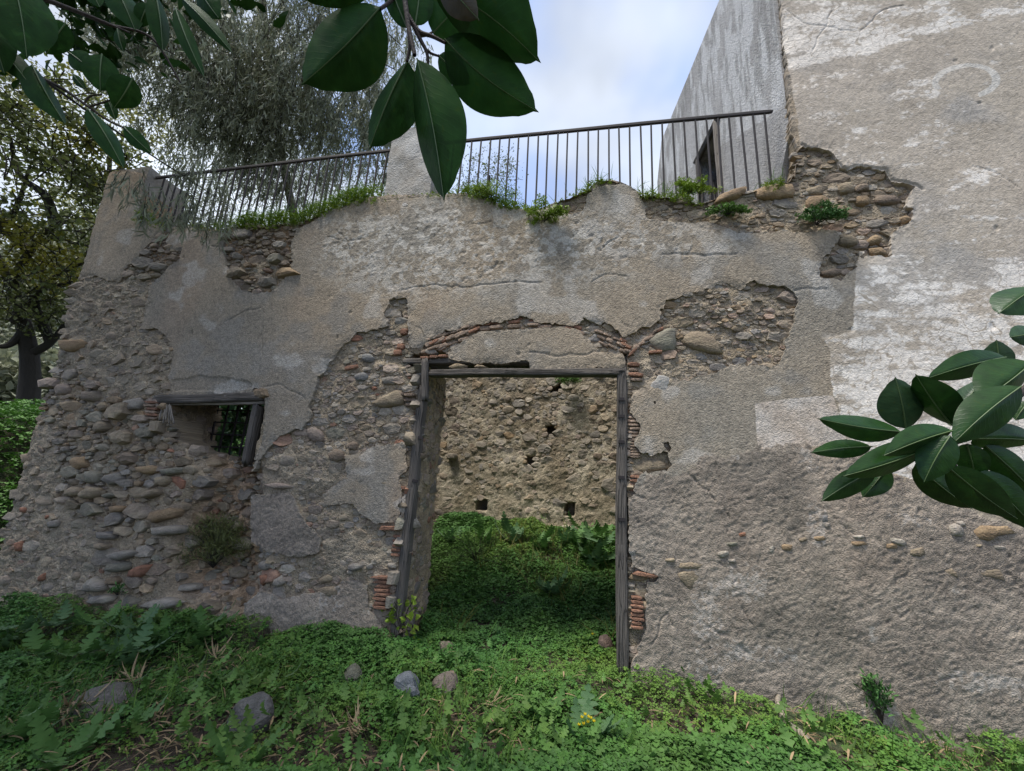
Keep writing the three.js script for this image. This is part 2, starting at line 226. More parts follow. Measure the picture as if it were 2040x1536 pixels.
// ---------------------------------------------------------------- colours of render, limewash and mortar over the front
const AW = 2048, AH = Math.round(2048 * NY / NX);
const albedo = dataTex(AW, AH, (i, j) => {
  const x = X0 + (i + 0.5) / AW * NX * G, y = Y0 + (j + 0.5) / AH * NY * G, k = Math.min(NY - 1, Math.floor((j + 0.5) / AH * NY)) * NX + Math.min(NX - 1, Math.floor((i + 0.5) / AW * NX));
  if (fOut[k] < 0.2) return [0.3, 0.27, 0.23];
  const big = fbm(x * 0.9, y * 0.9, 3, 301), mid = fbm(x * 4, y * 4, 3, 305), fine = fbm(x * 40, y * 40, 2, 309), speck = vn(x * 110, y * 110, 313);
  let c = mix3([0.265, 0.238, 0.197], [0.325, 0.277, 0.215], clamp(0.5 + 1.1 * big)); // sandy beige render
  c = mix3(c, [0.225, 0.215, 0.195], 0.75 * sstep(0.0, 0.5, mid + 0.5 * fbm(x * 1.3 + 5, y * 1.3, 2, 317)));
  const ro = sample(fRough, x, y) > 0.5 ? 1 : 0, ho = ro ? 0 : sample(fHouse, x, y) > 0.5 ? 1 : 0;
  if (ro) { c = mix3([0.225, 0.195, 0.165], [0.285, 0.25, 0.212], clamp(0.5 + mid + 0.5 * big)); c = mix3(c, [0.17, 0.155, 0.13], 0.6 * sstep(0.1, 0.45, fbm(x * 1.7, y * 1.1, 3, 333))); if (vn(x * 3.1, y * 4.3, 331) > 0.62) c = mix3(c, [0.37, 0.36, 0.35], 0.4 * sstep(0, 0.4, mid + fine)); }
  else if (ho) {
    const beige = mix3([0.43, 0.378, 0.312], [0.42, 0.385, 0.34], clamp(0.5 + big + 0.3 * mid)), white = [0.76, 0.74, 0.71], grey = [0.38, 0.36, 0.335];
    c = mix3(beige, grey, 0.8 * sstep(0.05, 0.5, fbm(x * 1.6 + 3, y * 2.2, 4, 341)));
    const band = sstep(0.5, 0.1, Math.abs(y - 6.75 - 0.08 * (x - 2)) ) * sstep(4.6, 2.6, x) * 0.42 + sstep(0.13, 0.03, Math.abs(y - 6.35 - 0.16 * (x - 2.2))) * 0.5 + sstep(4.15, 3.4, y) * 0.46; // where most of the limewash is left
    const cr = Math.min(Math.abs(vn(x * 2.1 + 0.9 * mid + 0.25 * fine, y * 2.6 + 0.7 * big, 365)), Math.abs(vn(x * 4.3 + 0.8 * mid + 0.3 * fine, y * 4.9, 367)) * 1.2); if (cr < (0.006 + 0.006 * fine) * sstep(-0.1, 0.4, fbm(x * 1.1, y * 1.1, 2, 369)) * 2) c = mix3(c, [0.22, 0.2, 0.17], 0.55);  // hairline cracks: dirt, with some of their shade put into the colour
    const st = fbm(x * 4, y * lerp(8, 15, sstep(4.4, 3.6, y)), 6, 351) + 0.55 * fbm(x * 24, y * 34, 3, 357), crack = Math.abs(vn(x * 8 + mid, y * 9, 361)) < 0.05 || Math.abs(vn(x * 17 + mid, y * 15, 363)) < 0.03 ? -0.6 : 0;
    c = mix3(c, white, 0.8 * sstep(-0.05, 0.32, st * 0.75 + band - 0.2 + 0.3 * big + crack));
    const dx = (x - 3.82) / 0.27, dy = (y - 5.84) / 0.2, rr = Math.hypot(dx, dy) + 0.06 * mid; if (Math.abs(rr - 1) < 0.11 + 0.07 * mid && (dy > -0.35 || dx > 0.3)) c = mix3(c, [0.62, 0.61, 0.58], 0.7); // ring left by a plaque
  } else {
    const p = sample(fPale, x, y), fl = fbm(x * 11, y * 12, 4, 371) + 0.4 * vn(x * 38, y * 38, 377);
    c = mix3(c, [0.45, 0.44, 0.415], p * 0.8 * sstep(-0.12, 0.22, fl)); c = mix3(c, [0.22, 0.205, 0.18], p * 0.6 * sstep(0.15, 0.45, -fl + 0.3 * mid));
    if (sample(fBlock, x, y) > 0.5) c = mix3(c, mix3([0.47, 0.41, 0.355], [0.52, 0.49, 0.46], clamp(0.5 + 1.5 * mid)), 0.85);
    c = mix3(c, [0.40, 0.28, 0.19], 0.26 * sstep(0.12, 0.55, fbm(x * 1.1 + 7, y * 0.8 + 3, 3, 381)) * (1 - p)); // rusty bloom
    c = mix3(c, [0.19, 0.18, 0.155], 0.5 * sstep(0.22, 0.5, fbm(x * 6, y * 1.3 + 1, 3, 385)) * sstep(3.2, 4.6, y) * (1 - p)); // lichen runs under the ragged top
    c = mix3(c, [0.45, 0.44, 0.42], 0.5 * sstep(0.3, 0.5, fbm(x * 2.7 + 1, y * 3.2, 3, 389)));
  }
  const v = 1 + 0.24 * fine + (ho ? 0.12 : 0.26) * speck + 0.14 * mid, w = 1 + 0.04 * big;
  return [c[0] * v * w * 1.05, c[1] * v, c[2] * v / w * 0.93];
});
const M = {};
const std = (o) => new THREE.MeshStandardMaterial({ roughness: 0.95, metalness: 0, ...o });
const WM = NX * G, HM = NY * G;
M.plaster = std({ map: albedo, bumpMap: rep(bumpGrain, WM / 0.8, HM / 0.8), bumpScale: 0.0105 });
M.rough = std({ map: albedo, bumpMap: rep(bumpRough, WM / 0.5, HM / 0.5), bumpScale: 0.013 });
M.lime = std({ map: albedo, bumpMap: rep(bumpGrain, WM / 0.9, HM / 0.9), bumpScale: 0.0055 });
M.mortar = std({ color: new THREE.Color().setRGB(0.58, 0.495, 0.385), map: rep(mapMortar, WM, HM), bumpMap: rep(bumpRough, WM / 0.6, HM / 0.6), bumpScale: 0.03, vertexColors: true });
M.stone = std({ vertexColors: true, map: mapStone, bumpMap: bumpStone, bumpScale: 0.012, roughness: 0.9 });
M.brick = std({ vertexColors: true, map: mapMortar, bumpMap: bumpRough, bumpScale: 0.01 });
M.wood = std({ color: new THREE.Color().setRGB(0.20, 0.178, 0.155), map: mapWood, bumpMap: bumpWood, bumpScale: 0.022 });
M.woodPale = std({ color: new THREE.Color().setRGB(0.36, 0.32, 0.27), map: mapWood, bumpMap: bumpWood, bumpScale: 0.008 });
M.iron = std({ color: new THREE.Color().setRGB(0.02, 0.015, 0.015), roughness: 0.75, metalness: 0 });

// ---------------------------------------------------------------- things: the wall with the doorway, and the tall house
const wall = thing('ruined_wall', 'long low ruined wall of rubble and flaking beige render with a timber doorway', 'wall', [0, 0, 0]);
const house = thing('tall_house', 'tall plastered house with patchy white limewash rising on the right of the low wall', 'house', [2.2, 0, 0]);
house.position.set(0, 0, 0);
const seam = (y) => 2.2 + 0.2 * sstep(4.4, 3.2, y) - 0.1 * sstep(3.0, 2.2, y); // the joint between them
const inHouse = (x, y) => x > seam(y);
{
  const visible = (x, y) => x < 5.2 && y < 9.2;
  const [a, b, c, d] = sheet(fPlaster, hPlas, -0.075, [0, 0, 0, 0], (x, y, k) => (!visible(x, y) ? -1 : inHouse(x, y) ? (fRough[k] > 0.5 ? 3 : 2) : fRough[k] > 0.5 ? 1 : 0));
  part('render_coat', a, M.plaster, wall, 'beige sandy render flaking off in large patches');
  part('rough_render', b, M.rough, wall, 'coarse grey thrown render low on the wall');
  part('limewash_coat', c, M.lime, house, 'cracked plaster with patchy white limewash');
  part('rough_render', d, M.rough, house, 'coarse grey thrown render at the foot of the house');
  // mortar bed, only where it can be seen
  const near = blurred(fPlaster, 4), m = fCore.map((v, k) => Math.min(v, near[k] > 0.97 ? 0 : 1)), e = sheet(m, hCore, -0.5, [0, 0], (x, y) => (!visible(x, y) ? -1 : inHouse(x, y) ? 1 : 0));
  e.forEach((ge, q) => {
    const P = ge.attributes.position, col = new Float32Array(P.count * 3);
    for (let k = 0; k < P.count; k++) {
      const x = P.getX(k), y = P.getY(k), n = fbm(x * 2.2, y * 2.2, 3, 401), f = fbm(x * 14, y * 14, 2, 405), mo = sample(fMort, x, y), re = sample(fRecess, x, y);
      let c = mix3([0.92, 0.86, 0.78], [0.78, 0.74, 0.68], clamp(0.5 + n)); c = mix3(c, [0.8, 0.78, 0.75], 0.8 * mo); c = mix3(c, [1.05, 0.86, 0.74], re);
      if (y > 4.3 && x < -1) c = mix3(c, [0.72, 0.5, 0.34], 0.7);
      const v = 1 + 0.3 * f; col.set([c[0] * v, c[1] * v, c[2] * v], k * 3);
    }
    ge.setAttribute('color', new THREE.BufferAttribute(col, 3));
    part('mortar_bed', ge, M.mortar, q ? house : wall);
  });
}

// ---------------------------------------------------------------- rubble stones
const STONE = { tan: [0.30, 0.235, 0.15], ochre: [0.36, 0.235, 0.115], green: [0.215, 0.215, 0.165], blue: [0.21, 0.225, 0.235], grey: [0.27, 0.255, 0.23], brown: [0.21, 0.15, 0.105], pink: [0.34, 0.265, 0.22], pale: [0.40, 0.365, 0.31], chalk: [0.50, 0.50, 0.48], brick: [0.36, 0.125, 0.06], brickPale: [0.42, 0.26, 0.19] };
const dusty = (c, f) => mix3(c, [0.35, 0.295, 0.225], f);
const pickCol = (r, list) => { let t = r() * list.reduce((a, b) => a + b[1], 0); for (const [n, w] of list) if ((t -= w) <= 0) return dusty(STONE[n], 0.3 + 0.4 * r()); return STONE.grey; };
// darts of shrinking size, then a power diagram cuts neighbours apart
function pack(inside, box, radii, asp, R) {
  const S = [], cell = 0.16, grid = new Map(), key = (x, y) => Math.floor(x / cell) * 4096 + Math.floor(y / cell), near = (x, y, f) => { for (let a = -2; a <= 2; a++) for (let b = -2; b <= 2; b++) { const l = grid.get(key(x + a * cell, y + b * cell)); if (l) for (const s of l) f(s); } };
  const add = (s) => { S.push(s); const k = key(s.x, s.y); if (!grid.has(k)) grid.set(k, []); grid.get(k).push(s); };
  for (const [rad, tries] of radii) for (let t = 0; t < tries; t++) {
    const x = lerp(box[0], box[1], R()), y = lerp(box[2], box[3], R()), w = inside(x, y); if (!w) continue;
    const r = rad * w * (0.85 + 0.35 * R()); let ok = true; near(x, y, (s) => { if (ok && Math.hypot(s.x - x, (s.y - y) * asp) < (s.r + r) * 0.96) ok = false; });
    if (ok) add({ x, y, r });
  }
  for (const s of S) {
    let poly = []; const tw = R() * 6.28, sx = 1.25 + 0.5 * R(); for (let k = 0; k < 9; k++) { const a = tw + (k + 0.5 * R()) / 9 * 2 * Math.PI; poly.push([Math.cos(a) * s.r * sx * 1.25, Math.sin(a) * s.r * 1.5]); }
    near(s.x, s.y, (o) => {
      if (o === s || !poly.length) return; const dx = o.x - s.x, dy = (o.y - s.y) * asp, d2 = dx * dx + dy * dy, m = (d2 + s.r * s.r - o.r * o.r) / 2, q = [];
      for (let k = 0; k < poly.length; k++) { const a = poly[k], b = poly[(k + 1) % poly.length], da = a[0] * dx + a[1] * dy - m, db = b[0] * dx + b[1] * dy - m; if (da <= 0) q.push(a); if (da < 0 !== db < 0) { const t = da / (da - db); q.push([lerp(a[0], b[0], t), lerp(a[1], b[1], t)]); } }
      poly = q;
    });
    s.poly = poly.map(([x, y]) => [x, y / asp]);
  }
  return S.filter((s) => s.poly.length > 3);
}
// one stone: outline pulled to n rays, a low dome with its own tilt; frame(u, v, w) -> world
function stoneGeo(poly, cx, cy, h, col, R, frame, o = {}) {
  const n = o.n ?? 10, rad = [], off = R() * 6.28, rough = o.rough ?? 0.07;
  for (let k = 0; k < n; k++) {
    const a = off + k / n * 2 * Math.PI, dx = Math.cos(a), dy = Math.sin(a); let best = 1e9;
    for (let q = 0; q < poly.length; q++) { const A = poly[q], B = poly[(q + 1) % poly.length], ex = B[0] - A[0], ey = B[1] - A[1], det = dx * ey - dy * ex; if (Math.abs(det) < 1e-9) continue; const t = (A[0] * ey - A[1] * ex) / det, u = (A[0] * dy - A[1] * dx) / det; if (t > 0 && u >= -0.001 && u <= 1.001) best = Math.min(best, t); }
    rad.push((best > 1e8 ? 0.02 : best) * (o.gap ?? 0.93) * (1 + rough * (R() * 2 - 1)));
  }
  const rings = o.flat ? [[1, -0.6], [1, 0.7], [0.91, 0.97], [0.55, 1]] : [[0.98, -0.5], [1, 0.3], [0.84, 0.8], [0.45, 1]], P = [], C = [], tx = (R() - 0.5) * (o.tilt ?? 0.35), ty = (R() - 0.5) * (o.tilt ?? 0.35), seed = (R() * 1e6) | 0;
  for (let q = 0; q < rings.length; q++) for (let k = 0; k < n; k++) {
    const a = off + k / n * 2 * Math.PI, r = rad[k] * rings[q][0], x = Math.cos(a) * r, y = Math.sin(a) * r, z = h * rings[q][1] + (q ? h * 0.16 * (hash(k, q, seed) - 0.5) : 0) + (x * tx + y * ty) * (q ? 1 : 0);
    P.push(frame(cx + x, cy + y, z)); const v = 0.88 + 0.24 * hash(k, q + 9, seed); C.push([col[0] * v, col[1] * v, col[2] * v]);
  }
  P.push(frame(cx, cy, h * (0.96 + 0.1 * R()))); C.push(col);
  const ix = [], K = rings.length;
  for (let q = 0; q < K - 1; q++) for (let k = 0; k < n; k++) { const a = q * n + k, b = q * n + (k + 1) % n; ix.push(a, b, b + n, a, b + n, a + n); }
  for (let k = 0; k < n; k++) ix.push((K - 1) * n + k, (K - 1) * n + (k + 1) % n, K * n);
  const ge = new THREE.BufferGeometry(); ge.setAttribute('position', new THREE.Float32BufferAttribute(P.flat(), 3)); ge.setAttribute('color', new THREE.Float32BufferAttribute(C.flat(), 3));
  ge.setAttribute('uv', new THREE.Float32BufferAttribute(P.flatMap((p) => [(p[0] + p[2] * 0.7) / 0.6 + (o.uo ?? 0), p[1] / 0.6 + p[2] * 0.4]), 2)); ge.setIndex(ix); if (o.facet) { const f = ge.toNonIndexed(); f.computeVertexNormals(); return f; } ge.computeVertexNormals();
  return o.solo ? ge : ge.toNonIndexed();
}
const front = (u, v, w) => [u, v, w];
const heap = { wall: [], house: [] };
const put = (where, size, geo, kind = 'stone', label) => heap[where].push({ size, geo, kind, label });
const pxPoly = (pts) => { const w = pts.map(([x, y]) => onZ(x, y, -0.02)), cx = w.reduce((a, p) => a + p.x, 0) / w.length, cy = w.reduce((a, p) => a + p.y, 0) / w.length; return { cx, cy, poly: w.map((p) => [p.x - cx, p.y - cy]), size: Math.max(...w.map((p) => p.x)) - Math.min(...w.map((p) => p.x)) }; };
// stones singled out in the photograph: colour, height, outline
const OWN = [
  ['tan', 0.07, [[740, 798], [770, 786], [800, 770], [805, 790], [802, 806], [770, 812], [742, 808]]], ['tan', 0.06, [[1352, 672], [1372, 660], [1390, 656], [1410, 664], [1432, 674], [1440, 706], [1412, 702], [1385, 696], [1368, 688]]],
  ['green', 0.06, [[1288, 676], [1310, 660], [1345, 650], [1348, 680], [1350, 697], [1312, 703]]], ['chalk', 0.02, [[1291, 772], [1310, 748], [1328, 746], [1336, 760], [1334, 784], [1318, 798], [1296, 780]]],
  ['pink', 0.05, [[608, 854], [622, 848], [640, 858], [646, 878], [626, 882], [612, 872]]], ['brown', 0.055, [[654, 904], [668, 894], [684, 898], [686, 914], [670, 922], [656, 916]]], ['brown', 0.05, [[690, 886], [702, 878], [712, 884], [710, 898], [696, 898]]],
  ['blue', 0.05, [[716, 706], [734, 702], [744, 712], [740, 722], [722, 720]]], ['blue', 0.05, [[704, 746], [724, 740], [736, 748], [726, 760], [708, 758]]], ['grey', 0.05, [[756, 752], [780, 748], [796, 756], [784, 766], [760, 766]]],
  ['tan', 0.045, [[1255, 916], [1290, 912], [1318, 915], [1336, 924], [1330, 936], [1290, 940], [1262, 944]]], ['ochre', 0.075, [[1504, 374], [1534, 366], [1576, 360], [1590, 366], [1586, 388], [1548, 396], [1506, 394]]], ['ochre', 0.08, [[1410, 402], [1440, 388], [1480, 366], [1490, 370], [1486, 388], [1450, 400], [1420, 412]]],
  ['ochre', 0.05, [[1608, 390], [1640, 386], [1656, 396], [1658, 412], [1610, 414]]], ['tan', 0.05, [[1670, 366], [1700, 362], [1706, 384], [1674, 386]]], ['ochre', 0.05, [[1704, 390], [1728, 384], [1738, 400], [1724, 408], [1706, 406]]], ['brown', 0.05, [[1736, 402], [1750, 386], [1786, 386], [1806, 396], [1798, 402], [1760, 406]]],
  ['brown', 0.05, [[1702, 372], [1726, 366], [1734, 378], [1706, 386]]], ['tan', 0.06, [[1666, 476], [1690, 466], [1710, 476], [1714, 488], [1690, 492], [1672, 486]]], ['ochre', 0.06, [[1724, 480], [1740, 468], [1756, 472], [1758, 484], [1734, 490]]], ['ochre', 0.055, [[1730, 494], [1752, 492], [1774, 506], [1768, 512], [1736, 508]]],
  ['brown', 0.04, [[1634, 542], [1664, 532], [1690, 540], [1660, 552], [1636, 548]]], ['ochre', 0.05, [[1792, 432], [1808, 428], [1822, 438], [1800, 446]]], ['tan', 0.04, [[1606, 372], [1640, 364], [1646, 384], [1612, 386]]],
  ['ochre', 0.05, [[1924, 1050], [1950, 1046], [2004, 1046], [2024, 1052], [2022, 1062], [1980, 1066], [1962, 1078], [1930, 1072]]], ['tan', 0.03, [[1345, 1122], [1370, 1118], [1404, 1122], [1402, 1134], [1370, 1132], [1346, 1130]]], ['tan', 0.022, [[1348, 1136], [1404, 1134], [1408, 1172], [1372, 1178], [1350, 1150]]],
  ['pale', 0.05, [[1881, 1046], [1900, 1040], [1914, 1056], [1910, 1070], [1886, 1068]]], ['pale', 0.04, [[1893, 1038], [1910, 1036], [1918, 1046], [1904, 1050]]], ['ochre', 0.03, [[1690, 1078], [1718, 1074], [1722, 1084], [1694, 1088]]], ['pale', 0.04, [[1690, 1066], [1712, 1064], [1724, 1070], [1700, 1074]]],
  ['ochre', 0.03, [[1756, 1082], [1780, 1080], [1782, 1092], [1758, 1092]]], ['pale', 0.035, [[1762, 1068], [1790, 1072], [1808, 1084], [1790, 1088], [1770, 1080]]], ['tan', 0.035, [[1802, 1092], [1830, 1086], [1840, 1098], [1826, 1108], [1804, 1106]]], ['ochre', 0.03, [[1616, 1068], [1644, 1066], [1640, 1076], [1620, 1078]]],
  ['pale', 0.045, [[1426, 1098], [1448, 1094], [1452, 1104], [1436, 1112], [1426, 1106]]], ['pale', 0.04, [[1444, 1112], [1464, 1112], [1464, 1120], [1448, 1120]]], ['ochre', 0.03, [[1552, 1082], [1576, 1084], [1574, 1096], [1554, 1096]]], ['pale', 0.04, [[1528, 1088], [1538, 1084], [1540, 1098], [1530, 1102]]], ['tan', 0.03, [[1586, 1072], [1604, 1068], [1608, 1076], [1588, 1080]]],
  ['blue', 0.03, [[1632, 1026], [1646, 1026], [1648, 1040], [1634, 1040]]], ['pale', 0.03, [[1638, 1042], [1650, 1040], [1650, 1050], [1640, 1050]]], ['tan', 0.02, [[1928, 1134], [1960, 1128], [1986, 1132], [1998, 1158], [1970, 1150], [1950, 1146]]], ['tan', 0.02, [[1874, 1134], [1886, 1128], [1904, 1142], [1900, 1150], [1878, 1142]]],
  ['tan', 0.035, [[1322, 1112], [1344, 1110], [1346, 1118], [1324, 1120]]], ['green', 0.03, [[1440, 1080], [1466, 1078], [1468, 1086], [1444, 1088]]], ['brick', 0.03, [[1466, 1062], [1484, 1058], [1484, 1068], [1470, 1070]]], ['pale', 0.03, [[1960, 1084], [1990, 1086], [2010, 1094], [1980, 1094]]], ['tan', 0.03, [[1936, 1082], [1952, 1084], [1946, 1090], [1936, 1088]]],
  // left end and window breast
  ['tan', 0.1, [[130, 980], [150, 968], [174, 972], [172, 984], [150, 990], [134, 988]]], ['tan', 0.12, [[166, 986], [186, 966], [206, 972], [204, 988], [184, 996], [170, 994]]], ['green', 0.1, [[172, 938], [202, 938], [204, 962], [178, 964]]], ['ochre', 0.08, [[143, 912], [172, 910], [176, 930], [150, 940]]], ['ochre', 0.1, [[272, 930], [316, 926], [318, 940], [296, 946], [276, 940]]],
  ['tan', 0.12, [[284, 982], [320, 972], [330, 978], [322, 986], [300, 994], [286, 990]]], ['green', 0.11, [[320, 934], [370, 930], [372, 940], [340, 948], [322, 944]]], ['tan', 0.09, [[312, 952], [336, 946], [344, 954], [330, 970], [314, 966]]], ['ochre', 0.08, [[215, 1008], [248, 1006], [250, 1018], [220, 1024]]], ['ochre', 0.1, [[296, 1020], [350, 1010], [362, 1016], [350, 1030], [310, 1042], [298, 1036]]],
  ['pale', 0.13, [[300, 1052], [340, 1046], [366, 1050], [366, 1060], [330, 1068], [302, 1064]]], ['grey', 0.1, [[190, 1060], [220, 1058], [238, 1066], [228, 1076], [196, 1074]]], ['tan', 0.09, [[192, 1082], [216, 1080], [226, 1090], [206, 1096], [194, 1092]]], ['grey', 0.1, [[210, 1100], [250, 1096], [290, 1088], [280, 1104], [240, 1118], [212, 1112]]], ['green', 0.1, [[210, 1124], [250, 1118], [268, 1124], [256, 1136], [216, 1142]]],
  ['brick', 0.07, [[252, 1140], [270, 1130], [304, 1120], [306, 1130], [290, 1148], [256, 1152]]], ['pale', 0.12, [[166, 1170], [190, 1146], [214, 1160], [226, 1168], [210, 1178], [172, 1180]]], ['pale', 0.09, [[172, 1190], [210, 1184], [236, 1188], [222, 1202], [176, 1202]]], ['pale', 0.1, [[322, 1178], [340, 1168], [372, 1172], [370, 1182], [330, 1186]]], ['pale', 0.07, [[270, 1202], [330, 1190], [370, 1204], [340, 1214], [280, 1212]]],
  ['ochre', 0.06, [[122, 680], [174, 676], [176, 692], [148, 702], [122, 698]]], ['pink', 0.05, [[104, 766], [140, 764], [140, 784], [108, 788]]], ['grey', 0.06, [[236, 800], [284, 790], [290, 814], [242, 820]]], ['tan', 0.05, [[190, 806], [206, 800], [218, 812], [200, 820]]], ['grey', 0.09, [[200, 950], [240, 940], [250, 960], [220, 968]]], ['green', 0.09, [[205, 984], [228, 980], [240, 988], [214, 994]]],
  ['brick', 0.05, [[48, 1010], [60, 1012], [56, 1022], [48, 1020]]], ['brick', 0.05, [[36, 1080], [52, 1076], [50, 1100], [40, 1096]]], ['brick', 0.05, [[84, 1148], [98, 1138], [96, 1154], [86, 1158]]], ['brick', 0.05, [[96, 1026], [110, 1024], [108, 1032], [98, 1034]]], ['grey', 0.05, [[100, 1038], [122, 1034], [124, 1048], [106, 1052]]],
  ['pink', 0.05, [[520, 960], [560, 962], [590, 968], [600, 974], [540, 974]]], ['grey', 0.06, [[510, 1120], [536, 1114], [544, 1126], [528, 1138], [512, 1134]]], ['grey', 0.06, [[484, 1128], [500, 1120], [506, 1130], [490, 1136]]], ['brick', 0.06, [[512, 1148], [530, 1142], [534, 1156], [520, 1168]]], ['brick', 0.05, [[498, 1160], [508, 1156], [508, 1172], [498, 1174]]], ['pale', 0.06, [[546, 1154], [560, 1146], [570, 1160], [556, 1170], [544, 1164]]],
  ['grey', 0.06, [[692, 1126], [712, 1120], [728, 1130], [710, 1138], [696, 1134]]], ['grey', 0.06, [[730, 1126], [742, 1120], [744, 1134], [734, 1136]]], ['pale', 0.05, [[770, 1122], [786, 1120], [792, 1132], [776, 1132]]], ['tan', 0.04, [[622, 1160], [650, 1144], [664, 1150], [660, 1160], [636, 1164]]], ['tan', 0.03, [[634, 1170], [670, 1168], [680, 1180], [660, 1190], [640, 1182]]],
  ['pale', 0.05, [[690, 1136], [704, 1136], [706, 1144], [694, 1144]]], ['tan', 0.05, [[436, 762], [440, 764], [438, 768]]],
];
{
  const R = rng(11), ownSites = [];
  for (const [c, h, pts] of OWN) {
    const { cx, cy, poly, size } = pxPoly(pts); ownSites.push([cx, cy, size * 0.5]);
    const tone = 0.85 + 0.25 * R(), base = dusty(STONE[c], 0.3).map((v) => v * tone), bz = sample(fBare, cx, cy) > 0.5 && sample(fPlaster, cx, cy) < 0.5 ? sample(hCore, cx, cy) - 0.005 : sample(hPlas, cx, cy) - 0.006 - 0.45 * Math.min(h, size * 0.45);
    put(inHouse(cx, cy) ? 'house' : 'wall', size * 3, stoneGeo(poly, cx, cy, Math.min(h, size * 0.45), base, R, (u, v, w) => front(u, v, bz + w), { n: 14, gap: 1, tilt: 0.2 }), c.startsWith('brick') ? 'brick' : 'stone');
  }
  const inside = (x, y) => {
    if (sample(fCore, x, y) < 0.55 || sample(fBare, x, y) < 0.6 || sample(fKept, x, y) > 0.4 || y < -0.5 || x > 4 || (x > -4.05 && x < -3.68 && y > 1.45 && y < 2.4)) return 0;
    for (const [a, b, r] of ownSites) if (Math.hypot(a - x, (b - y) * 1.3) < r * 0.92) return 0;
    if (sample(fMort, x, y) > 0.5 && vn(x * 6, y * 8, 811) > 0.05) return 0;
    if (x < -3.7) return y > 4.3 ? 0.9 : 1.2; return x > 1.9 ? 1.05 : x > 0.3 ? 0.78 : 0.95;
  };
  const S = pack(inside, [-7.4, 3.6, -0.5, 5.6], [[0.14, 400], [0.1, 2600], [0.07, 12000], [0.046, 40000], [0.032, 110000], [0.022, 110000]], 2.0, R);
  for (const s of S) {
    const x = s.x, y = s.y, mo = sample(fMort, x, y), left = x < -3.7, top = y > 4.25;
    const list = top ? (x > 1 ? [['ochre', 3], ['tan', 4], ['brown', 2], ['pale', 2], ['grey', 1]] : [['brown', 5], ['tan', 2], ['grey', 2]]) : left ? [['green', 2.5], ['grey', 3], ['tan', 5], ['ochre', 2.5], ['brown', 2], ['pink', 1.5], ['brick', 0.25]] : x > 0.35 ? [['tan', 3], ['ochre', 2], ['pale', 3], ['pink', 3], ['blue', 1], ['brown', 1], ['grey', 2], ['brickPale', 0.8]] : [['grey', 3], ['tan', 4], ['pink', 4], ['green', 1.5], ['blue', 1], ['brown', 1.2], ['brick', 0.7], ['pale', 3.5]];
    const tone = 0.78 + 0.5 * R(), col = dusty(pickCol(R, list), 0.45 * mo).map((v) => v * tone), h = s.r * 0.5 + 0.016, rise = left && mo < 0.4 ? lerp(0.0, 0.055, R()) * (0.5 + s.r * 9) : lerp(-0.002, 0.021, R()) * (0.6 + s.r * 6);
    const bz = sample(hCore, x, y) + rise * (1 - 0.5 * mo) - h, ge = stoneGeo(s.poly, x, y, h, col, R, (u, v, w) => front(u, v, bz + w), { flat: R() < (left ? 0.75 : 0.93), facet: R() < 0.8, n: 9, gap: 0.92, rough: 0.14, tilt: left ? 0.6 : 0.4 });
    put(inHouse(x, y) ? 'house' : 'wall', s.r * (1 - 0.4 * mo), ge);
  }
  // bricks: [px centre, width px, height px, turn in degrees, pale, proud in metres]
  const B = [];
  for (let k = 0; k < 8; k++) B.push([768 - (k % 2) * 2 - k * 0.6, 1149 + k * 8.4, 50 - (k % 3) * 8, 6.6, -2, 0, 0.02]);
  B.push([778, 1052, 56, 8.5, -1, 0, 0.03], [795, 972, 36, 7, 0, 0, 0.02], [790, 981, 20, 5, 0, 0, 0.01]);
  for (let k = 0; k < 6; k++) B.push([793 - k * 0.8, 1034 + k * 9 + (k > 0 ? 26 : 0), 20, 6, 0, 0, 0.0]);
  for (let k = 0; k < 8; k++) B.push([1268 + (k % 3), 1190 + k * 8.2, 22 + (k % 3) * 4, 7, 1, 0, 0.02]);
  B.push([1285, 1144, 54, 9, 6, 0, 0.03], [1266, 950, 22, 5.5, 0, 0, 0.01], [1265, 958, 20, 6, 0, 0, 0.01], [1262, 966, 16, 5, 0, 0, 0], [1262, 976, 14, 6, 0, 0, 0], [1262, 728, 24, 8, 3, 0, 0.01], [1266, 748, 30, 8, 2, 0, 0.01], [1268, 758, 26, 6, 2, 1, 0], [1262, 738, 20, 6, 0, 1, 0]);
  for (let k = 0; k < 7; k++) B.push([1262 + (k % 2) * 3, 832 + k * 7.4, 22, 5.2, 0, 1, 0.005], [1266, 878 + k * 5.4, 24, 4.4, -1, 1, 0]);
  for (let k = 0; k < 3; k++) B.push([848 + k * 18, 714 - k * 1.5, 18, 5.5, -2, 0, 0.03]);
  for (let k = 0; k < 6; k++) B.push([310 - (k % 2) * 4, 803 + k * 6.2, 34, 5, 2, k % 2, 0.03]);
  B.push([804, 660, 14, 12, 0, 0, 0], [798, 690, 14, 10, 10, 0, 0.01], [792, 702, 16, 10, 0, 0, 0.01], [1305, 703, 28, 6, -4, 0, 0.01], [800, 785, 22, 6, 0, 1, 0.01], [818, 788, 22, 6, 0, 1, 0.01], [816, 797, 26, 6, 0, 1, 0.01], [818, 806, 24, 6, 0, 1, 0.01], [640, 680 + 60, 20, 6, -8, 0, 0], [700, 732, 26, 8, -6, 0, 0.01]);
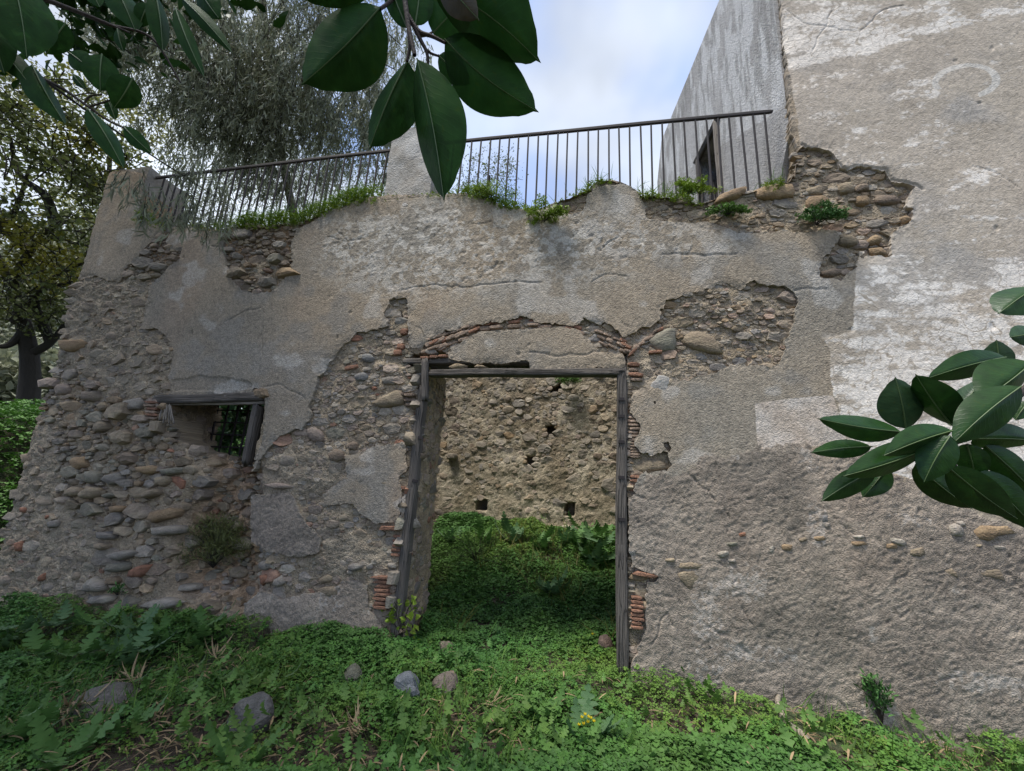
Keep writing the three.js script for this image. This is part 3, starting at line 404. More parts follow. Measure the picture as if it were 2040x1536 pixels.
  // relieving arch: two courses fanning over the head of the doorway
  for (let k = 0; k <= 40; k++) { const t = k / 40, px = lerp(846, 1246, t) + 4 * (R() - 0.5), q = 2 * t - 1; if (R() < 0.38) continue; const py = 3 * (R() - 0.5) + 650 + 38 * Math.pow(Math.abs(q), 2.1) + 2, flat = Math.abs(q) < 0.42; if (flat && k % 2) continue; B.push([px, py - (flat ? 3 : 0), (flat ? 32 : 26) * (0.6 + 0.5 * R()), 5 + 4 * R(), flat ? -1 : q < 0 ? -24 - 10 * (Math.abs(q) - 0.4) : 22 + 22 * (Math.abs(q) - 0.4), R() < 0.75 ? 1 : 0, 0.006]); if (!flat) B.push([px + q * 6, py + 13, 14 + 12 * R(), 4 + 3 * R(), (q < 0 ? -22 : 28) + 14 * (R() - 0.5), 1, 0.0], [px - q * 6, py - 11, 14 + 10 * R(), 4 + 3 * R(), (q < 0 ? -20 : 26) + 14 * (R() - 0.5), R() < 0.3 ? 0 : 1, 0.004]); else B.push([px, py - 12, 26, 6, 0, k % 2, 0.0]); }
  for (let k = 0; k < 16; k++) if (R() < 0.75) B.push([1258 + k * 3.8 + 6 * (R() - 0.5), 698 - k * 2.9 + 12 * (R() - 0.5), 12 + 16 * R(), 3.5 + 3.5 * R(), -34 + 24 * (R() - 0.5), R() < 0.8 ? 1 : 0, 0.003]);
  for (const [px, py, w, h, deg, pale, out] of B) {
    const p = onZ(px, py, -0.03), a = onZ(px - w / 2, py, -0.03), b = onZ(px + w / 2, py, -0.03), c = onZ(px, py + h / 2, -0.03), d = onZ(px, py - h / 2, -0.03), W2 = a.distanceTo(b) / 2, H2 = c.distanceTo(d) / 2, t = -deg * Math.PI / 180 + (R() - 0.5) * 0.06, poly = [[-W2, -H2], [0, -H2 * 1.04], [W2, -H2], [W2 * 1.02, 0], [W2, H2], [0, H2 * 1.04], [-W2, H2], [-W2 * 1.02, 0]];
    if (sample(fHole, p.x, p.y) > 0.6 && px > 830 && px < 1250 && py > 720) continue;
    const tone = 0.7 + 0.45 * R(), col = dusty(pale ? STONE.brickPale : STONE.brick, pale ? 0.55 : 0.36).map((v) => v * tone), bz = Math.max(sample(hCore, p.x, p.y), -0.09) + out - 0.005, ct = Math.cos(t), st = Math.sin(t);
    put('wall', 0.4, stoneGeo(poly, 0, 0, 0.03 + 0.01 * R(), col, R, (u, v, w2) => [p.x + u * ct - v * st, p.y + u * st + v * ct, bz + w2], { n: 16, flat: true, gap: 0.97, rough: 0.03, tilt: 0.15 }), 'brick');
  }
}
function unload(list, parent, most = 300) {
  for (const kind of ['stone', 'brick']) {
    const l = list.filter((s) => s.kind === kind).sort((a, b) => b.size - a.size);
    l.slice(0, most).forEach((s) => piece(kind, s.geo, kind === 'brick' ? M.brick : M.stone, parent));
    if (l.length > most) part(kind === 'brick' ? 'brick_fragments' : 'small_stones', mergeGeometries(l.slice(most).map((s) => s.geo)), kind === 'brick' ? M.brick : M.stone, parent, null, 'stuff');
  }
}
unload(heap.wall, wall); unload(heap.house, house);
console.log('stones', heap.wall.length, heap.house.length);

// ---------------------------------------------------------------- masonry panels: reveals and the wall inside
function panel(parent, frame, W, H, o) {
  const R = rng(o.seed), step = o.step ?? 0.025, nx = Math.round(W / step), ny = Math.round(H / step), P = [], C = [], U = [], ix = [];
  const hole = (u, v) => { let d = 0; for (const [a, b, w, h, dep] of o.holes ?? []) d = Math.max(d, dep * sstep(0.02, 0, Math.max(Math.abs(u - a) - w / 2, Math.abs(v - b) - h / 2))); return d; };
  const bed = (u, v) => 0.02 * fbm(u * 5 + o.seed, v * 6, 3, 501) + 0.01 * ridge(u * 18, v * 22 + o.seed, 2, 505) + 0.022 * (o.smear ? o.smear(u, v) : 0) * (0.6 + 0.6 * fbm(u * 7, v * 8, 3, 507)) - hole(u, v);
  for (let j = 0; j <= ny; j++) for (let i = 0; i <= nx; i++) { const u = i / nx * W, v = j / ny * H, n = fbm(u * 2.4 + o.seed, v * 2.4, 3, 509), f = 1 + 0.3 * fbm(u * 15, v * 15, 2, 511); P.push(...frame(u, v, bed(u, v))); const c = mix3(o.tone ?? [0.95, 0.86, 0.74], [0.72, 0.68, 0.6], clamp(0.5 + n)); C.push(c[0] * f, c[1] * f, c[2] * f); U.push(u / 13.2, v / 10.25); }
  for (let j = 0; j < ny; j++) for (let i = 0; i < nx; i++) { const a = j * (nx + 1) + i; ix.push(a, a + 1, a + nx + 2, a, a + nx + 2, a + nx + 1); }
  const ge = new THREE.BufferGeometry(); ge.setAttribute('position', new THREE.Float32BufferAttribute(P, 3)); ge.setAttribute('color', new THREE.Float32BufferAttribute(C, 3)); ge.setAttribute('uv', new THREE.Float32BufferAttribute(U, 2)); ge.setIndex(ix); ge.computeVertexNormals();
  part(o.bedName ?? 'mortar_bed', ge, M.mortar, parent);
  const S = pack((u, v) => (u < 0.02 || v < 0.02 || u > W - 0.02 || v > H - 0.02 || (o.holes ?? []).some(([a, b, w, h]) => Math.max(Math.abs(u - a) - w / 2, Math.abs(v - b) - h / 2) < 0.045) ? 0 : o.scale ? o.scale(u, v) : 1), [0, W, 0, H], o.radii, 1.55, R), list = [];
  for (const s of S) {
    const sm = o.smear ? o.smear(s.x, s.y) : 0, tone = (0.75 + 0.45 * R()) * (o.pale ?? 1), col = dusty(pickCol(R, o.cols), 0.3 * sm).map((c) => c * tone), h = s.r * 0.5 + 0.016, b = bed(s.x, s.y) + lerp(-0.004, 0.013, R()) * (0.6 + s.r * 5) * (1 - 0.7 * sm) - h;
    list.push({ size: s.r * (1 - 0.5 * sm) * (o.weight ? o.weight(s.x, s.y) : 1), kind: R() < 0 ? 'brick' : 'stone', geo: stoneGeo(s.poly, s.x, s.y, h, col, R, (u, v, w) => frame(u, v, b + w), { flat: R() < 0.7, facet: R() < 0.7, n: 9, gap: 0.94, rough: 0.12, tilt: 0.4 }) });
  }
  unload(list, parent, o.most ?? 300);
}
const WARM = [['tan', 4], ['ochre', 0.9], ['pink', 2], ['pale', 4], ['grey', 4], ['brown', 0.8], ['blue', 0.5]];
// left reveal of the doorway (faces right), right reveal, and the broken left reveal of the window
const THICK = 0.74;
panel(wall, (u, v, w) => [-1.872 + w + 0.015 * fbm(v * 3, u * 3, 2, 521), v - 0.2, -0.05 - u], THICK, 3.0, { seed: 31, radii: [[0.1, 300], [0.065, 900], [0.042, 3000], [0.028, 6000]], cols: [['grey', 3], ['tan', 3], ['pink', 3], ['brick', 1.2], ['green', 2]], most: 60 });
panel(wall, (u, v, w) => [0.345 - w, v - 0.2, -THICK - 0.04 + u], THICK - 0.03, 2.95, { seed: 32, radii: [[0.05, 900], [0.035, 2000]], cols: [['grey', 3], ['tan', 3], ['green', 3], ['brick', 0.6]], most: 20, step: 0.04 });
panel(wall, (u, v, w) => [-5.2 + w + 0.05 * fbm(v * 5, u * 4, 3, 525), v + 1.5, -0.04 - u], THICK, 0.86, { seed: 33, radii: [[0.1, 200], [0.07, 500], [0.045, 1500]], cols: [['tan', 4], ['ochre', 2], ['pink', 2], ['grey', 2]], most: 40 });
// the wall seen through the doorway
const inner = thing('interior_wall', 'tan rubble stone wall with square putlog holes seen through the doorway', 'wall', [0, 0, 0]);
const IZ = -3.6, IX0 = -3.5, IY0 = 0.3, inUV = (px, py) => { const p = onZ(px, py, IZ); return [p.x - IX0, p.y - IY0]; };
const hol = (px, py, w, h) => { const [a, b] = inUV(px, py); return [a, b, w, h, 0.35]; };
panel(inner, (u, v, w) => [IX0 + u, IY0 + v, IZ + w], 4.7, 4.0, {
  seed: 41, radii: [[0.13, 500], [0.1, 3500], [0.075, 16000], [0.055, 60000], [0.038, 120000]], cols: WARM, most: 300, tone: [1.27, 1.28, 1.25], pale: 1.32, step: 0.02,
  scale: (u, v) => { const p = onInner(u, v), m = sstep(900, 960, p + 25 * fbm(u * 3, v * 3, 2, 531)); return m > 0.5 && vn(u * 7, v * 9, 535) > -0.35 ? 0 : 1; },
  smear: (u, v) => { const p = onInner(u, v); return sstep(900, 960, p + 25 * fbm(u * 3, v * 3, 2, 531)) * 0.95 + sstep(815, 780, p + 20 * fbm(u * 3 + 4, v * 3, 2, 533)) * 0.6; },
  weight: (u, v) => { const x = IX0 + u, y = IY0 + v; return x > -3.0 && x < 0.5 && y > 0.6 && y < 3.7 ? 1 : 0.3; },
  holes: [hol(1098, 857, 0.16, 0.18), hol(1055, 919, 0.14, 0.17), hol(960, 1006, 0.16, 0.16), hol(1135, 1014, 0.14, 0.19), hol(1107, 772, 0.17, 0.15)],
});
function onInner(u, v) { const p = new THREE.Vector3(IX0 + u, IY0 + v, IZ).sub(EYEV), d = -p.dot(CB); return PH / 2 - FOC * p.dot(CU) / d; }
{ const [u, v] = inUV(903, 910), R = rng(5); piece('stone', stoneGeo([[-0.1, -0.06], [0.1, -0.06], [0.1, 0.06], [-0.1, 0.07]], 0, 0, 0.14, [0.3, 0.26, 0.2], R, (a, b, w) => [IX0 + u + a, IY0 + v + b, IZ + w], { n: 12, flat: true }), M.stone, inner, 'stone jutting out of the wall'); }
// its returns and the dark room behind the window
function box(x0, x1, y0, y1, z0, z1) { const g = new THREE.BoxGeometry(x1 - x0, y1 - y0, z1 - z0, 4, 4, 4); g.translate((x0 + x1) / 2, (y0 + y1) / 2, (z0 + z1) / 2); return g; }
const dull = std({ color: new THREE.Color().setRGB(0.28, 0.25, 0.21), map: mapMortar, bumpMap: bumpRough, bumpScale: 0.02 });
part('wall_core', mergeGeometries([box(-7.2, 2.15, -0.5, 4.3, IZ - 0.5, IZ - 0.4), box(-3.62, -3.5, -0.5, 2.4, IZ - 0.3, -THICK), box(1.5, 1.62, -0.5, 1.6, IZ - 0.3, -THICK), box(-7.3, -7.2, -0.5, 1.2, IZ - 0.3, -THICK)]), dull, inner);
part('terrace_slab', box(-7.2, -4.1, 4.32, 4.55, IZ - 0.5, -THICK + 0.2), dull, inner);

// ---------------------------------------------------------------- back of the front wall, and the soil on its top
const topY = []; for (let i = 0; i < NX; i++) { let j = NY - 1; while (j > 0 && fOut[j * NX + i] <= 0.5) j--; topY.push(Y0 + j * G); }
const topAt = (x) => topY[clamp(Math.round((x - X0) / G), 0, NX - 1)];
{
  const sh = new THREE.Shape(), hole = (x0, x1, y0, y1) => { const h = new THREE.Path(); h.moveTo(x0, y0); h.lineTo(x1, y0); h.lineTo(x1, y1); h.lineTo(x0, y1); sh.holes.push(h); };
  sh.moveTo(-7.24, -0.8); sh.lineTo(2.3, -0.8); sh.lineTo(2.3, 4.6);
  for (let x = 2.2; x > -7.2; x -= 0.1) sh.lineTo(x, Math.min(x < -6.5 ? 5.8 : 4.86, topAt(x) - 0.1)); sh.lineTo(-7.24, 5.4);
  hole(-1.93, 0.37, -0.6, 2.86); hole(-5.36, -3.8, 1.5, 2.42);
  const g = new THREE.ExtrudeGeometry(sh, { depth: THICK - 0.48, bevelEnabled: false }); g.translate(0, 0, -THICK);
  part('wall_core', g, dull, wall);
  part('wall_end', box(-7.3, -7.22, -0.8, 5.3, -THICK, -0.1), dull, wall);
  const P = [], C = [], ix = [], n = 9, x0 = -6.72, N = 356;
  for (let i = 0; i <= N; i++) for (let k = 0; k <= n; k++) { const x = x0 + i * 0.025, t = k / n, y = Math.min(topAt(x), 5.02) - 0.01, b = 4.88; P.push(x, lerp(y, b, sstep(0, 0.5, t)) + 0.03 * fbm(x * 6, t * 4, 3, 541) * (k ? 1 : 0.3), -0.01 - t * (THICK + 0.1)); const v = 0.8 + 0.35 * fbm(x * 9, t * 6, 2, 543); C.push(0.16 * v, 0.12 * v, 0.08 * v); }
  for (let i = 0; i < N; i++) for (let k = 0; k < n; k++) { const a = i * (n + 1) + k; ix.push(a, a + n + 1, a + 1, a + 1, a + n + 1, a + n + 2); }
  const ge = new THREE.BufferGeometry(); ge.setAttribute('position', new THREE.Float32BufferAttribute(P, 3)); ge.setAttribute('color', new THREE.Float32BufferAttribute(C, 3)); ge.setIndex(ix); ge.computeVertexNormals();
  part('soil_cap', ge, std({ vertexColors: true }), wall, 'brown soil along the ragged wall top');
}
// noisy plastered block for the two pillars of the terrace
function block(x0, x1, y0, y1, z0, z1, seed) {
  const g = new THREE.BoxGeometry(x1 - x0, y1 - y0, z1 - z0, 16, 26, 12), p = g.attributes.position, uv = g.attributes.uv, nn = g.attributes.normal;
  for (let k = 0; k < p.count; k++) { const x = p.getX(k), y = p.getY(k), z = p.getZ(k), e = 0.016; uv.setXY(k, (x + z) * 0.8, y * 0.8); p.setXYZ(k, x + e * fbm(y * 6 + seed, z * 6, 3, 551) , y + e * fbm(x * 7 + seed, z * 7, 2, 553), z + e * fbm(x * 6 + seed, y * 6, 3, 555)); }
  g.translate((x0 + x1) / 2, (y0 + y1) / 2, (z0 + z1) / 2); g.computeVertexNormals(); return g;
}
const pillarTex = dataTex(256, 256, (i, j) => { const x = i / 256, y = j / 256, n = fbm(x * 5, y * 5, 4, 561, 5), f = fbm(x * 60, y * 60, 2, 563, 60), c = mix3([0.46, 0.45, 0.43], [0.33, 0.305, 0.27], clamp(0.4 + 1.3 * n)); return c.map((v) => v * (1 + 0.2 * f)); });
M.pillarShaded = std({ color: new THREE.Color(0.6, 0.56, 0.5), map: pillarTex, bumpMap: rep(bumpGrain, 1.2), bumpScale: 0.012 });  // darker tint: tree shade on the left pillar put into its colour
M.pillar = std({ map: pillarTex, bumpMap: rep(bumpGrain, 1.2), bumpScale: 0.012 });
part('terrace_pillar', block(-2.665, -2.03, 4.9, 6.12, -0.5, -0.015, 3), M.pillar, wall, 'pale plastered pillar between the railings');
part('terrace_pillar', block(-7.27, -6.68, 4.9, 5.97, -0.66, -0.03, 9), M.pillarShaded, wall, 'plastered pillar at the far left end of the terrace');

// ---------------------------------------------------------------- timber of the doorway and the window
function beam(a, b, w, d, seed, o = {}) {
  const A = new THREE.Vector3(...a), B = new THREE.Vector3(...b), ax = B.clone().sub(A), L = ax.length(), dir = ax.normalize(), zz = new THREE.Vector3(0, 0, 1), sx = new THREE.Vector3().crossVectors(dir, zz).normalize(), sz = new THREE.Vector3().crossVectors(sx, dir).normalize();
  const prof = []; for (let k = 0; k < 20; k++) { const t = k / 20 * 4, s = Math.floor(t), f = t - s, q = [[-1, -1], [1, -1], [1, 1], [-1, 1]], c = [lerp(q[s][0], q[(s + 1) % 4][0], f), lerp(q[s][1], q[(s + 1) % 4][1], f)], m = Math.max(1, Math.hypot(...c) / 1.28); prof.push([c[0] / m, c[1] / m]); }
  const n = prof.length, N = Math.max(8, Math.round(L / 0.05)), P = [], U = [], ix = [], per = 2 * (w + d);
  for (let i = 0; i <= N; i++) { const t = i / N, end = Math.min(t, 1 - t) * L, worn = 1 - 0.1 * sstep(0.06, 0, end); for (let k = 0; k <= n; k++) { const q = prof[k % n], e = 1 + 0.09 * fbm(k % n * 0.8, t * L * 1.6 + seed, 3, 571 + seed) + 0.05 * (vn(k % n * 2.7, t * L * 0.7, 577 + seed) > 0.35 ? -1 : 0), bow = (o.bow ?? 0.012) * fbm(t * L * 0.7, seed, 2, 573), p = A.clone().addScaledVector(dir, t * L + (end < 0.001 ? 0.02 * vn(k * 1.3, seed, 579) : 0)).addScaledVector(sx, q[0] * w / 2 * e * worn + bow).addScaledVector(sz, q[1] * d / 2 * e * worn); P.push(p.x, p.y, p.z); U.push(k / n * per / 0.3 + seed * 0.37, t * L / 1.1); } }
  for (let i = 0; i < N; i++) for (let k = 0; k < n; k++) { const a0 = i * (n + 1) + k; ix.push(a0, a0 + 1, a0 + n + 1, a0 + 1, a0 + n + 2, a0 + n + 1); }
  for (const [o0, f] of [[0, 1], [N * (n + 1), 0]]) for (let k = 1; k < n - 1; k++) ix.push(o0, f ? o0 + k + 1 : o0 + k, f ? o0 + k : o0 + k + 1);
  const ge = new THREE.BufferGeometry(); ge.setAttribute('position', new THREE.Float32BufferAttribute(P, 3)); ge.setAttribute('uv', new THREE.Float32BufferAttribute(U, 2)); ge.setIndex(ix); const f = ge.toNonIndexed(); f.deleteAttribute('normal'); ge.computeVertexNormals(); return ge;
}
const pz = (px, py, z) => onZ(px, py, z).toArray();
const frame = new THREE.Group(); frame.name = 'door_frame'; frame.userData.label = 'weathered grey timber frame leaning in the doorway'; wall.add(frame);
const sub = (name, geo, m, p) => piece(name, geo, m, p);
sub('post', beam(pz(1240, 1345, -0.06), pz(1238, 730, -0.06), 0.105, 0.12, 1), M.wood, frame);
sub('post', beam(pz(782, 1318, -0.05), pz(845, 770, -0.05), 0.098, 0.11, 2, { bow: 0.06 }), M.wood, frame);
sub('post', beam(pz(846, 798, 0.0), pz(847, 716, 0.0), 0.075, 0.07, 3), M.wood, frame);
sub('lintel', beam(pz(856, 743, -0.06), pz(1240, 744, -0.06), 0.075, 0.14, 4), M.wood, frame);
sub('lintel', beam(pz(808, 722, -0.075), pz(1250, 720, -0.09), 0.075, 0.12, 5), M.wood, frame);
for (const [px, py] of [[1238, 795], [1238, 829], [1238, 880], [1238, 951], [1239, 1035], [838, 872], [827, 958]]) { const p = onZ(px, py, 0.004), g = new THREE.BoxGeometry(0.06, 0.03, 0.012, 2, 2, 1); g.rotateZ(px < 1000 ? -0.11 : 0); g.translate(p.x, p.y, p.z); sub('iron_strap', g, M.iron, frame); }
for (const [px, py, w] of [[820 + 0, 741, 0]]) void 0;
{ // stones wedged on the lintel
  const R = rng(77); for (const [pts, c] of [[[[890, 728], [905, 724], [930, 726], [940, 734], [900, 736]], 'tan'], [[[938, 734], [950, 726], [972, 730], [974, 736]], 'tan']]) { const { cx, cy, poly } = pxPoly(pts); piece('stone', stoneGeo(poly, cx, cy, 0.05, STONE[c], R, (u, v, w) => [u, v, -0.04 + w], { n: 12, gap: 1 }), M.stone, wall); }
}
const wf = new THREE.Group(); wf.name = 'window_frame'; wf.userData.label = 'broken grey timber window frame'; wall.add(wf);
sub('lintel', beam(pz(318, 799, -0.08), pz(532, 792, -0.08), 0.12, 0.2, 6), M.wood, wf);
sub('lintel', beam(pz(342, 805, -0.05), pz(528, 802, -0.05), 0.035, 0.05, 7), M.woodPale, wf);
sub('post', beam(pz(491, 924, -0.07), pz(515, 808, -0.07), 0.075, 0.12, 8), M.wood, wf);
sub('post', beam(pz(497, 928, -0.3), pz(517, 812, -0.3), 0.05, 0.2, 9), M.wood, wf);
sub('sill_bar', beam(pz(396, 906, -0.5), pz(492, 914, -0.5), 0.03, 0.05, 10), M.woodPale, wf);
for (let k = 0; k < 6; k++) sub('splinter', beam(pz(326 + k * 3, 806 + (k % 2) * 3, -0.02 + 0.01 * k), pz(318 + k * 6, 836 + (k * 7) % 14, 0.03 + 0.015 * (k % 3)), 0.018, 0.012, 20 + k), M.woodPale, wf);
const grille = new THREE.Group(); grille.name = 'window_grille'; grille.userData.label = 'black iron grille at the back of the small window'; wall.add(grille);
for (let k = 0; k < 8; k++) { const p = -5.2 + k * 0.17; sub('bar', beam([p, 1.5, -0.7], [p, 2.45, -0.7], 0.022, 0.022, 40 + k, { bow: 0 }), M.iron, grille); }
for (let k = 0; k < 5; k++) { const y = 1.64 + k * 0.17; sub('bar', beam([-5.3, y, -0.685], [-3.8, y, -0.685], 0.02, 0.02, 50 + k, { bow: 0 }), M.iron, grille); }

// ---------------------------------------------------------------- railings of the terrace
function railing(label, x0, x1, yA, yB, n, from, to) {
  const t = thing('terrace_railing', label, 'railing', [(x0 + x1) / 2, 4.9, -0.14], 'iron railings on the terrace'); delete t.userData.group;
  const L = (x, y) => [x - (x0 + x1) / 2, y - 4.9, 0], yy = (x) => lerp(yA, yB, (x - x0) / (x1 - x0));
  part('handrail', beam(L(x0, yA), L(x1, yB), 0.045, 0.03, 60, { bow: 0.006 }), M.iron, t);
  for (let k = 0; k < n; k++) { const x = lerp(from, to, k / (n - 1)), a = 0.012 * vn(k * 1.7, x0, 601); piece('baluster', beam(L(x + a, 4.7), L(x, yy(x)), 0.02, 0.02, 61 + k % 5, { bow: 0.006 }), M.iron, t); }
}
railing('straight iron railing with thin bars between the pale pillar and the tall house', -2.03, 2.04, 5.93, 5.87, 32, -1.95, 1.96);
railing('iron railing with thin bars behind the hanging twigs on the left of the pale pillar', -6.66, -2.66, 5.86, 5.90, 30, -6.5, -2.78);

// ---------------------------------------------------------------- side of the tall house, going back from its corner, and the rest of its shell
{
  const K = 0.166, q = (px, py) => { const p = onXZ(px, py, 2.2, K); return [-p.z, p.y]; };
  const sh = new THREE.Shape(); sh.moveTo(0.3, -0.6); sh.lineTo(0.3, 4.95); sh.lineTo(0.24, 5.2); sh.lineTo(0.1, 5.45); sh.lineTo(0.07, 5.6); sh.lineTo(0.05, 9.2); sh.lineTo(3.95, 9.2); sh.lineTo(4.3, 8.4); sh.lineTo(4.3, -0.6);
  const h = new THREE.Path(), d0 = 1.52, d1 = 2.28; h.moveTo(d0, 4.95); h.lineTo(d1, 4.95); h.lineTo(d1, 7.12); h.lineTo((d0 + d1) / 2, 7.2); h.lineTo(d0, 7.2); sh.holes.push(h);
  const g = new THREE.ExtrudeGeometry(sh, { depth: 0.4, bevelEnabled: false }), uv = g.attributes.uv; for (let k = 0; k < uv.count; k++) uv.setXY(k, uv.getX(k) / 4.4, (uv.getY(k) + 0.6) / 9.8);
  const m = new THREE.Matrix4().makeBasis(new THREE.Vector3(-K, 0, -1), new THREE.Vector3(0, 1, 0), new THREE.Vector3(1, 0, -K)); g.applyMatrix4(m); g.translate(2.172, 0, 0); g.computeVertexNormals();
  const tex = dataTex(512, 1140, (i, j) => {
    const u = i / 512 * 4.4, y = j / 1140 * 9.8 - 0.6, n = fbm(u * 2, y * 0.9, 4, 611), st = fbm(u * 9, y * 2.2, 4, 615), f = fbm(u * 40, y * 40, 2, 619); let c = mix3([0.42, 0.41, 0.395], [0.31, 0.30, 0.285], clamp(0.5 + n));
    const above = y - (6.0 + (u - 0.3) * 0.55 + 0.05 * n) > 0; if (above) c = mix3(c, [0.58, 0.58, 0.57], 0.8 * sstep(-0.1, 0.35, st + 0.3 * n + 0.25 * sstep(1.6, 0.2, u - 0.2 * y + 0.8))); else c = mix3(c, [0.38, 0.37, 0.355], 0.6);
    c = mix3(c, [0.22, 0.215, 0.2], 0.6 * sstep(0.2, 0.5, fbm(u * 12, y * 1.6, 3, 621))); return c.map((v) => v * (1 + 0.2 * f));
  });
  part('side_wall', g, std({ map: tex, bumpMap: rep(bumpGrain, 4, 9), bumpScale: 0.02 }), house, 'grey streaked side wall of the house facing the terrace');
  const at = (s, y, o) => [2.2 - K * s + o, y, -s - K * o], door = new THREE.Group(); door.name = 'terrace_door'; door.userData.label = 'grey wooden door frame standing open to a dark room'; house.add(door);
  sub('jamb', beam(at(d0 + 0.03, 4.9, -0.05), at(d0 + 0.03, 7.2, -0.05), 0.09, 0.06, 70), M.woodPale, door); sub('jamb', beam(at(d1 - 0.02, 4.9, -0.04), at(d1 - 0.02, 7.15, -0.04), 0.08, 0.07, 71), M.wood, door); sub('head', beam(at(d0 - 0.05, 7.2, -0.04), at(d1 + 0.05, 7.13, -0.04), 0.09, 0.07, 72), M.wood, door);
  sub('door_leaf', beam(at(d1 - 0.1, 4.95, 0.12), at(d1 - 0.1, 6.8, 0.2), 0.2, 0.04, 73), M.wood, door);
  const shell = mergeGeometries([box(2.42, 9.5, -0.9, 9.2, -0.5, -0.14), box(2.3, 9.5, 9.2, 9.3, -4.4, -0.02), box(9.3, 9.5, -0.9, 9.2, -4.4, -0.5), box(1.9, 9.5, -0.9, 9.2, -4.7, -4.36), box(1.7, 9.3, 4.7, 4.85, -4.36, -0.5)]);
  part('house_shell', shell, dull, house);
}

// ---------------------------------------------------------------- ground
function ground(x, z) {
  const outside = sstep(-7.35, -8.2, x);
  let y = lerp(-0.34, -0.14, sstep(-6.5, -1.5, x)) - 0.14 * sstep(0.6, 3.4, x);
  y -= 0.05 * sstep(0.1, 1.4, z) - 0.03 * fbm(x * 1.3, z * 1.3, 3, 701);
  y += 0.10 * sstep(0.5, 0.05, z) * sstep(-0.2, 0.05, z) * (x < -3.2 && x > -6.6 ? 1.6 : 0.1);     // rubble slipped from the wall
  if (x > -3.6 && x < 1.6 && z < 0 && z > -4.2) y = lerp(y, lerp(-0.08, 0.80, sstep(-0.7, -3.6, z)) + 0.06 * fbm(x * 2, z * 2, 3, 705), sstep(0, -0.8, z));
  y += outside * (2.5 * sstep(-7.5, -10.4, x) * sstep(4, 0.5, z) + 0.12 * Math.max(0, -z)) + outside * 0.2 * fbm(x * 0.4, z * 0.4, 3, 709);
  if (z > 2) y -= 0.02 * (z - 2);
  return y + 0.02 * fbm(x * 4, z * 4, 2, 711);
}
const gAt = (px, py) => { const r = ray(px, py); let t = 0.5; for (let k = 0; k < 600; k++) { const p = r.clone().multiplyScalar(t).add(EYEV); if (p.y < ground(p.x, p.z)) return p; t += 0.01 + t * 0.004; } return null; };
{
  const n = 240, m = 240, P = [], C = [], U = [], ix = [], wx = (t) => -1.6 + 6 * t + 74 * Math.pow(t, 5), wz = (t) => 0 + 4 * t + 76 * Math.pow(t, 5);
  for (let j = 0; j <= m; j++) for (let i = 0; i <= n; i++) { const x = wx(i / n * 2 - 1), z = wz(j / m * 2 - 1), f = 1 + 0.35 * fbm(x * 6, z * 6, 3, 721), d = clamp(Math.hypot(x + 1, z) / 14 - 0.5); P.push(x, ground(x, z), z); const c = mix3([0.085, 0.062, 0.042], [0.06, 0.085, 0.03], Math.max(d, sstep(0.1, 0.5, fbm(x * 1.5, z * 1.5, 3, 725)))); C.push(c[0] * f, c[1] * f, c[2] * f); U.push(x, z); }
  for (let j = 0; j < m; j++) for (let i = 0; i < n; i++) { const a = j * (n + 1) + i; ix.push(a, a + n + 1, a + 1, a + 1, a + n + 1, a + n + 2); }
  const ge = new THREE.BufferGeometry(); ge.setAttribute('position', new THREE.Float32BufferAttribute(P, 3)); ge.setAttribute('color', new THREE.Float32BufferAttribute(C, 3)); ge.setAttribute('uv', new THREE.Float32BufferAttribute(U, 2)); ge.setIndex(ix); ge.computeVertexNormals();
  tag(part('ground', ge, std({ vertexColors: true, map: mapMortar, bumpMap: bumpRough, bumpScale: 0.04 }), scene), 'dark brown soil strewn with litter under the ground plants', 'ground', null, 'structure');
}

// ---------------------------------------------------------------- leaves
const leafMat = (r, g, b, o = {}) => new THREE.MeshPhysicalMaterial({ color: new THREE.Color().setRGB(r, g, b), roughness: o.rough ?? 0.62, transmission: o.through ?? 0.35, thickness: 0, side: THREE.DoubleSide, specularIntensity: o.spec ?? 0.5, vertexColors: !!o.vc });
function geo(P, ix, C) { const g = new THREE.BufferGeometry(); g.setAttribute('position', new THREE.Float32BufferAttribute(P, 3)); if (C) g.setAttribute('color', new THREE.Float32BufferAttribute(C, 3)); g.setIndex(ix); g.computeVertexNormals(); return g; }
// blade from the origin along +y, face to +z
function blade(L, W, n = 4, bend = 0.3, peak = 0.8) { const P = [], ix = []; for (let k = 0; k <= n; k++) { const t = k / n, w = W * Math.pow(Math.sin(Math.PI * Math.pow(clamp(t, 0.001, 0.999), peak)), 0.8) + 0.0002, z = -bend * L * t * t; P.push(-w, t * L, z + w * 0.35, 0, t * L, z, w, t * L, z + w * 0.35); } for (let k = 0; k < n; k++) { const a = k * 3; ix.push(a, a + 1, a + 4, a, a + 4, a + 3, a + 1, a + 2, a + 5, a + 1, a + 5, a + 4); } return geo(P, ix); }
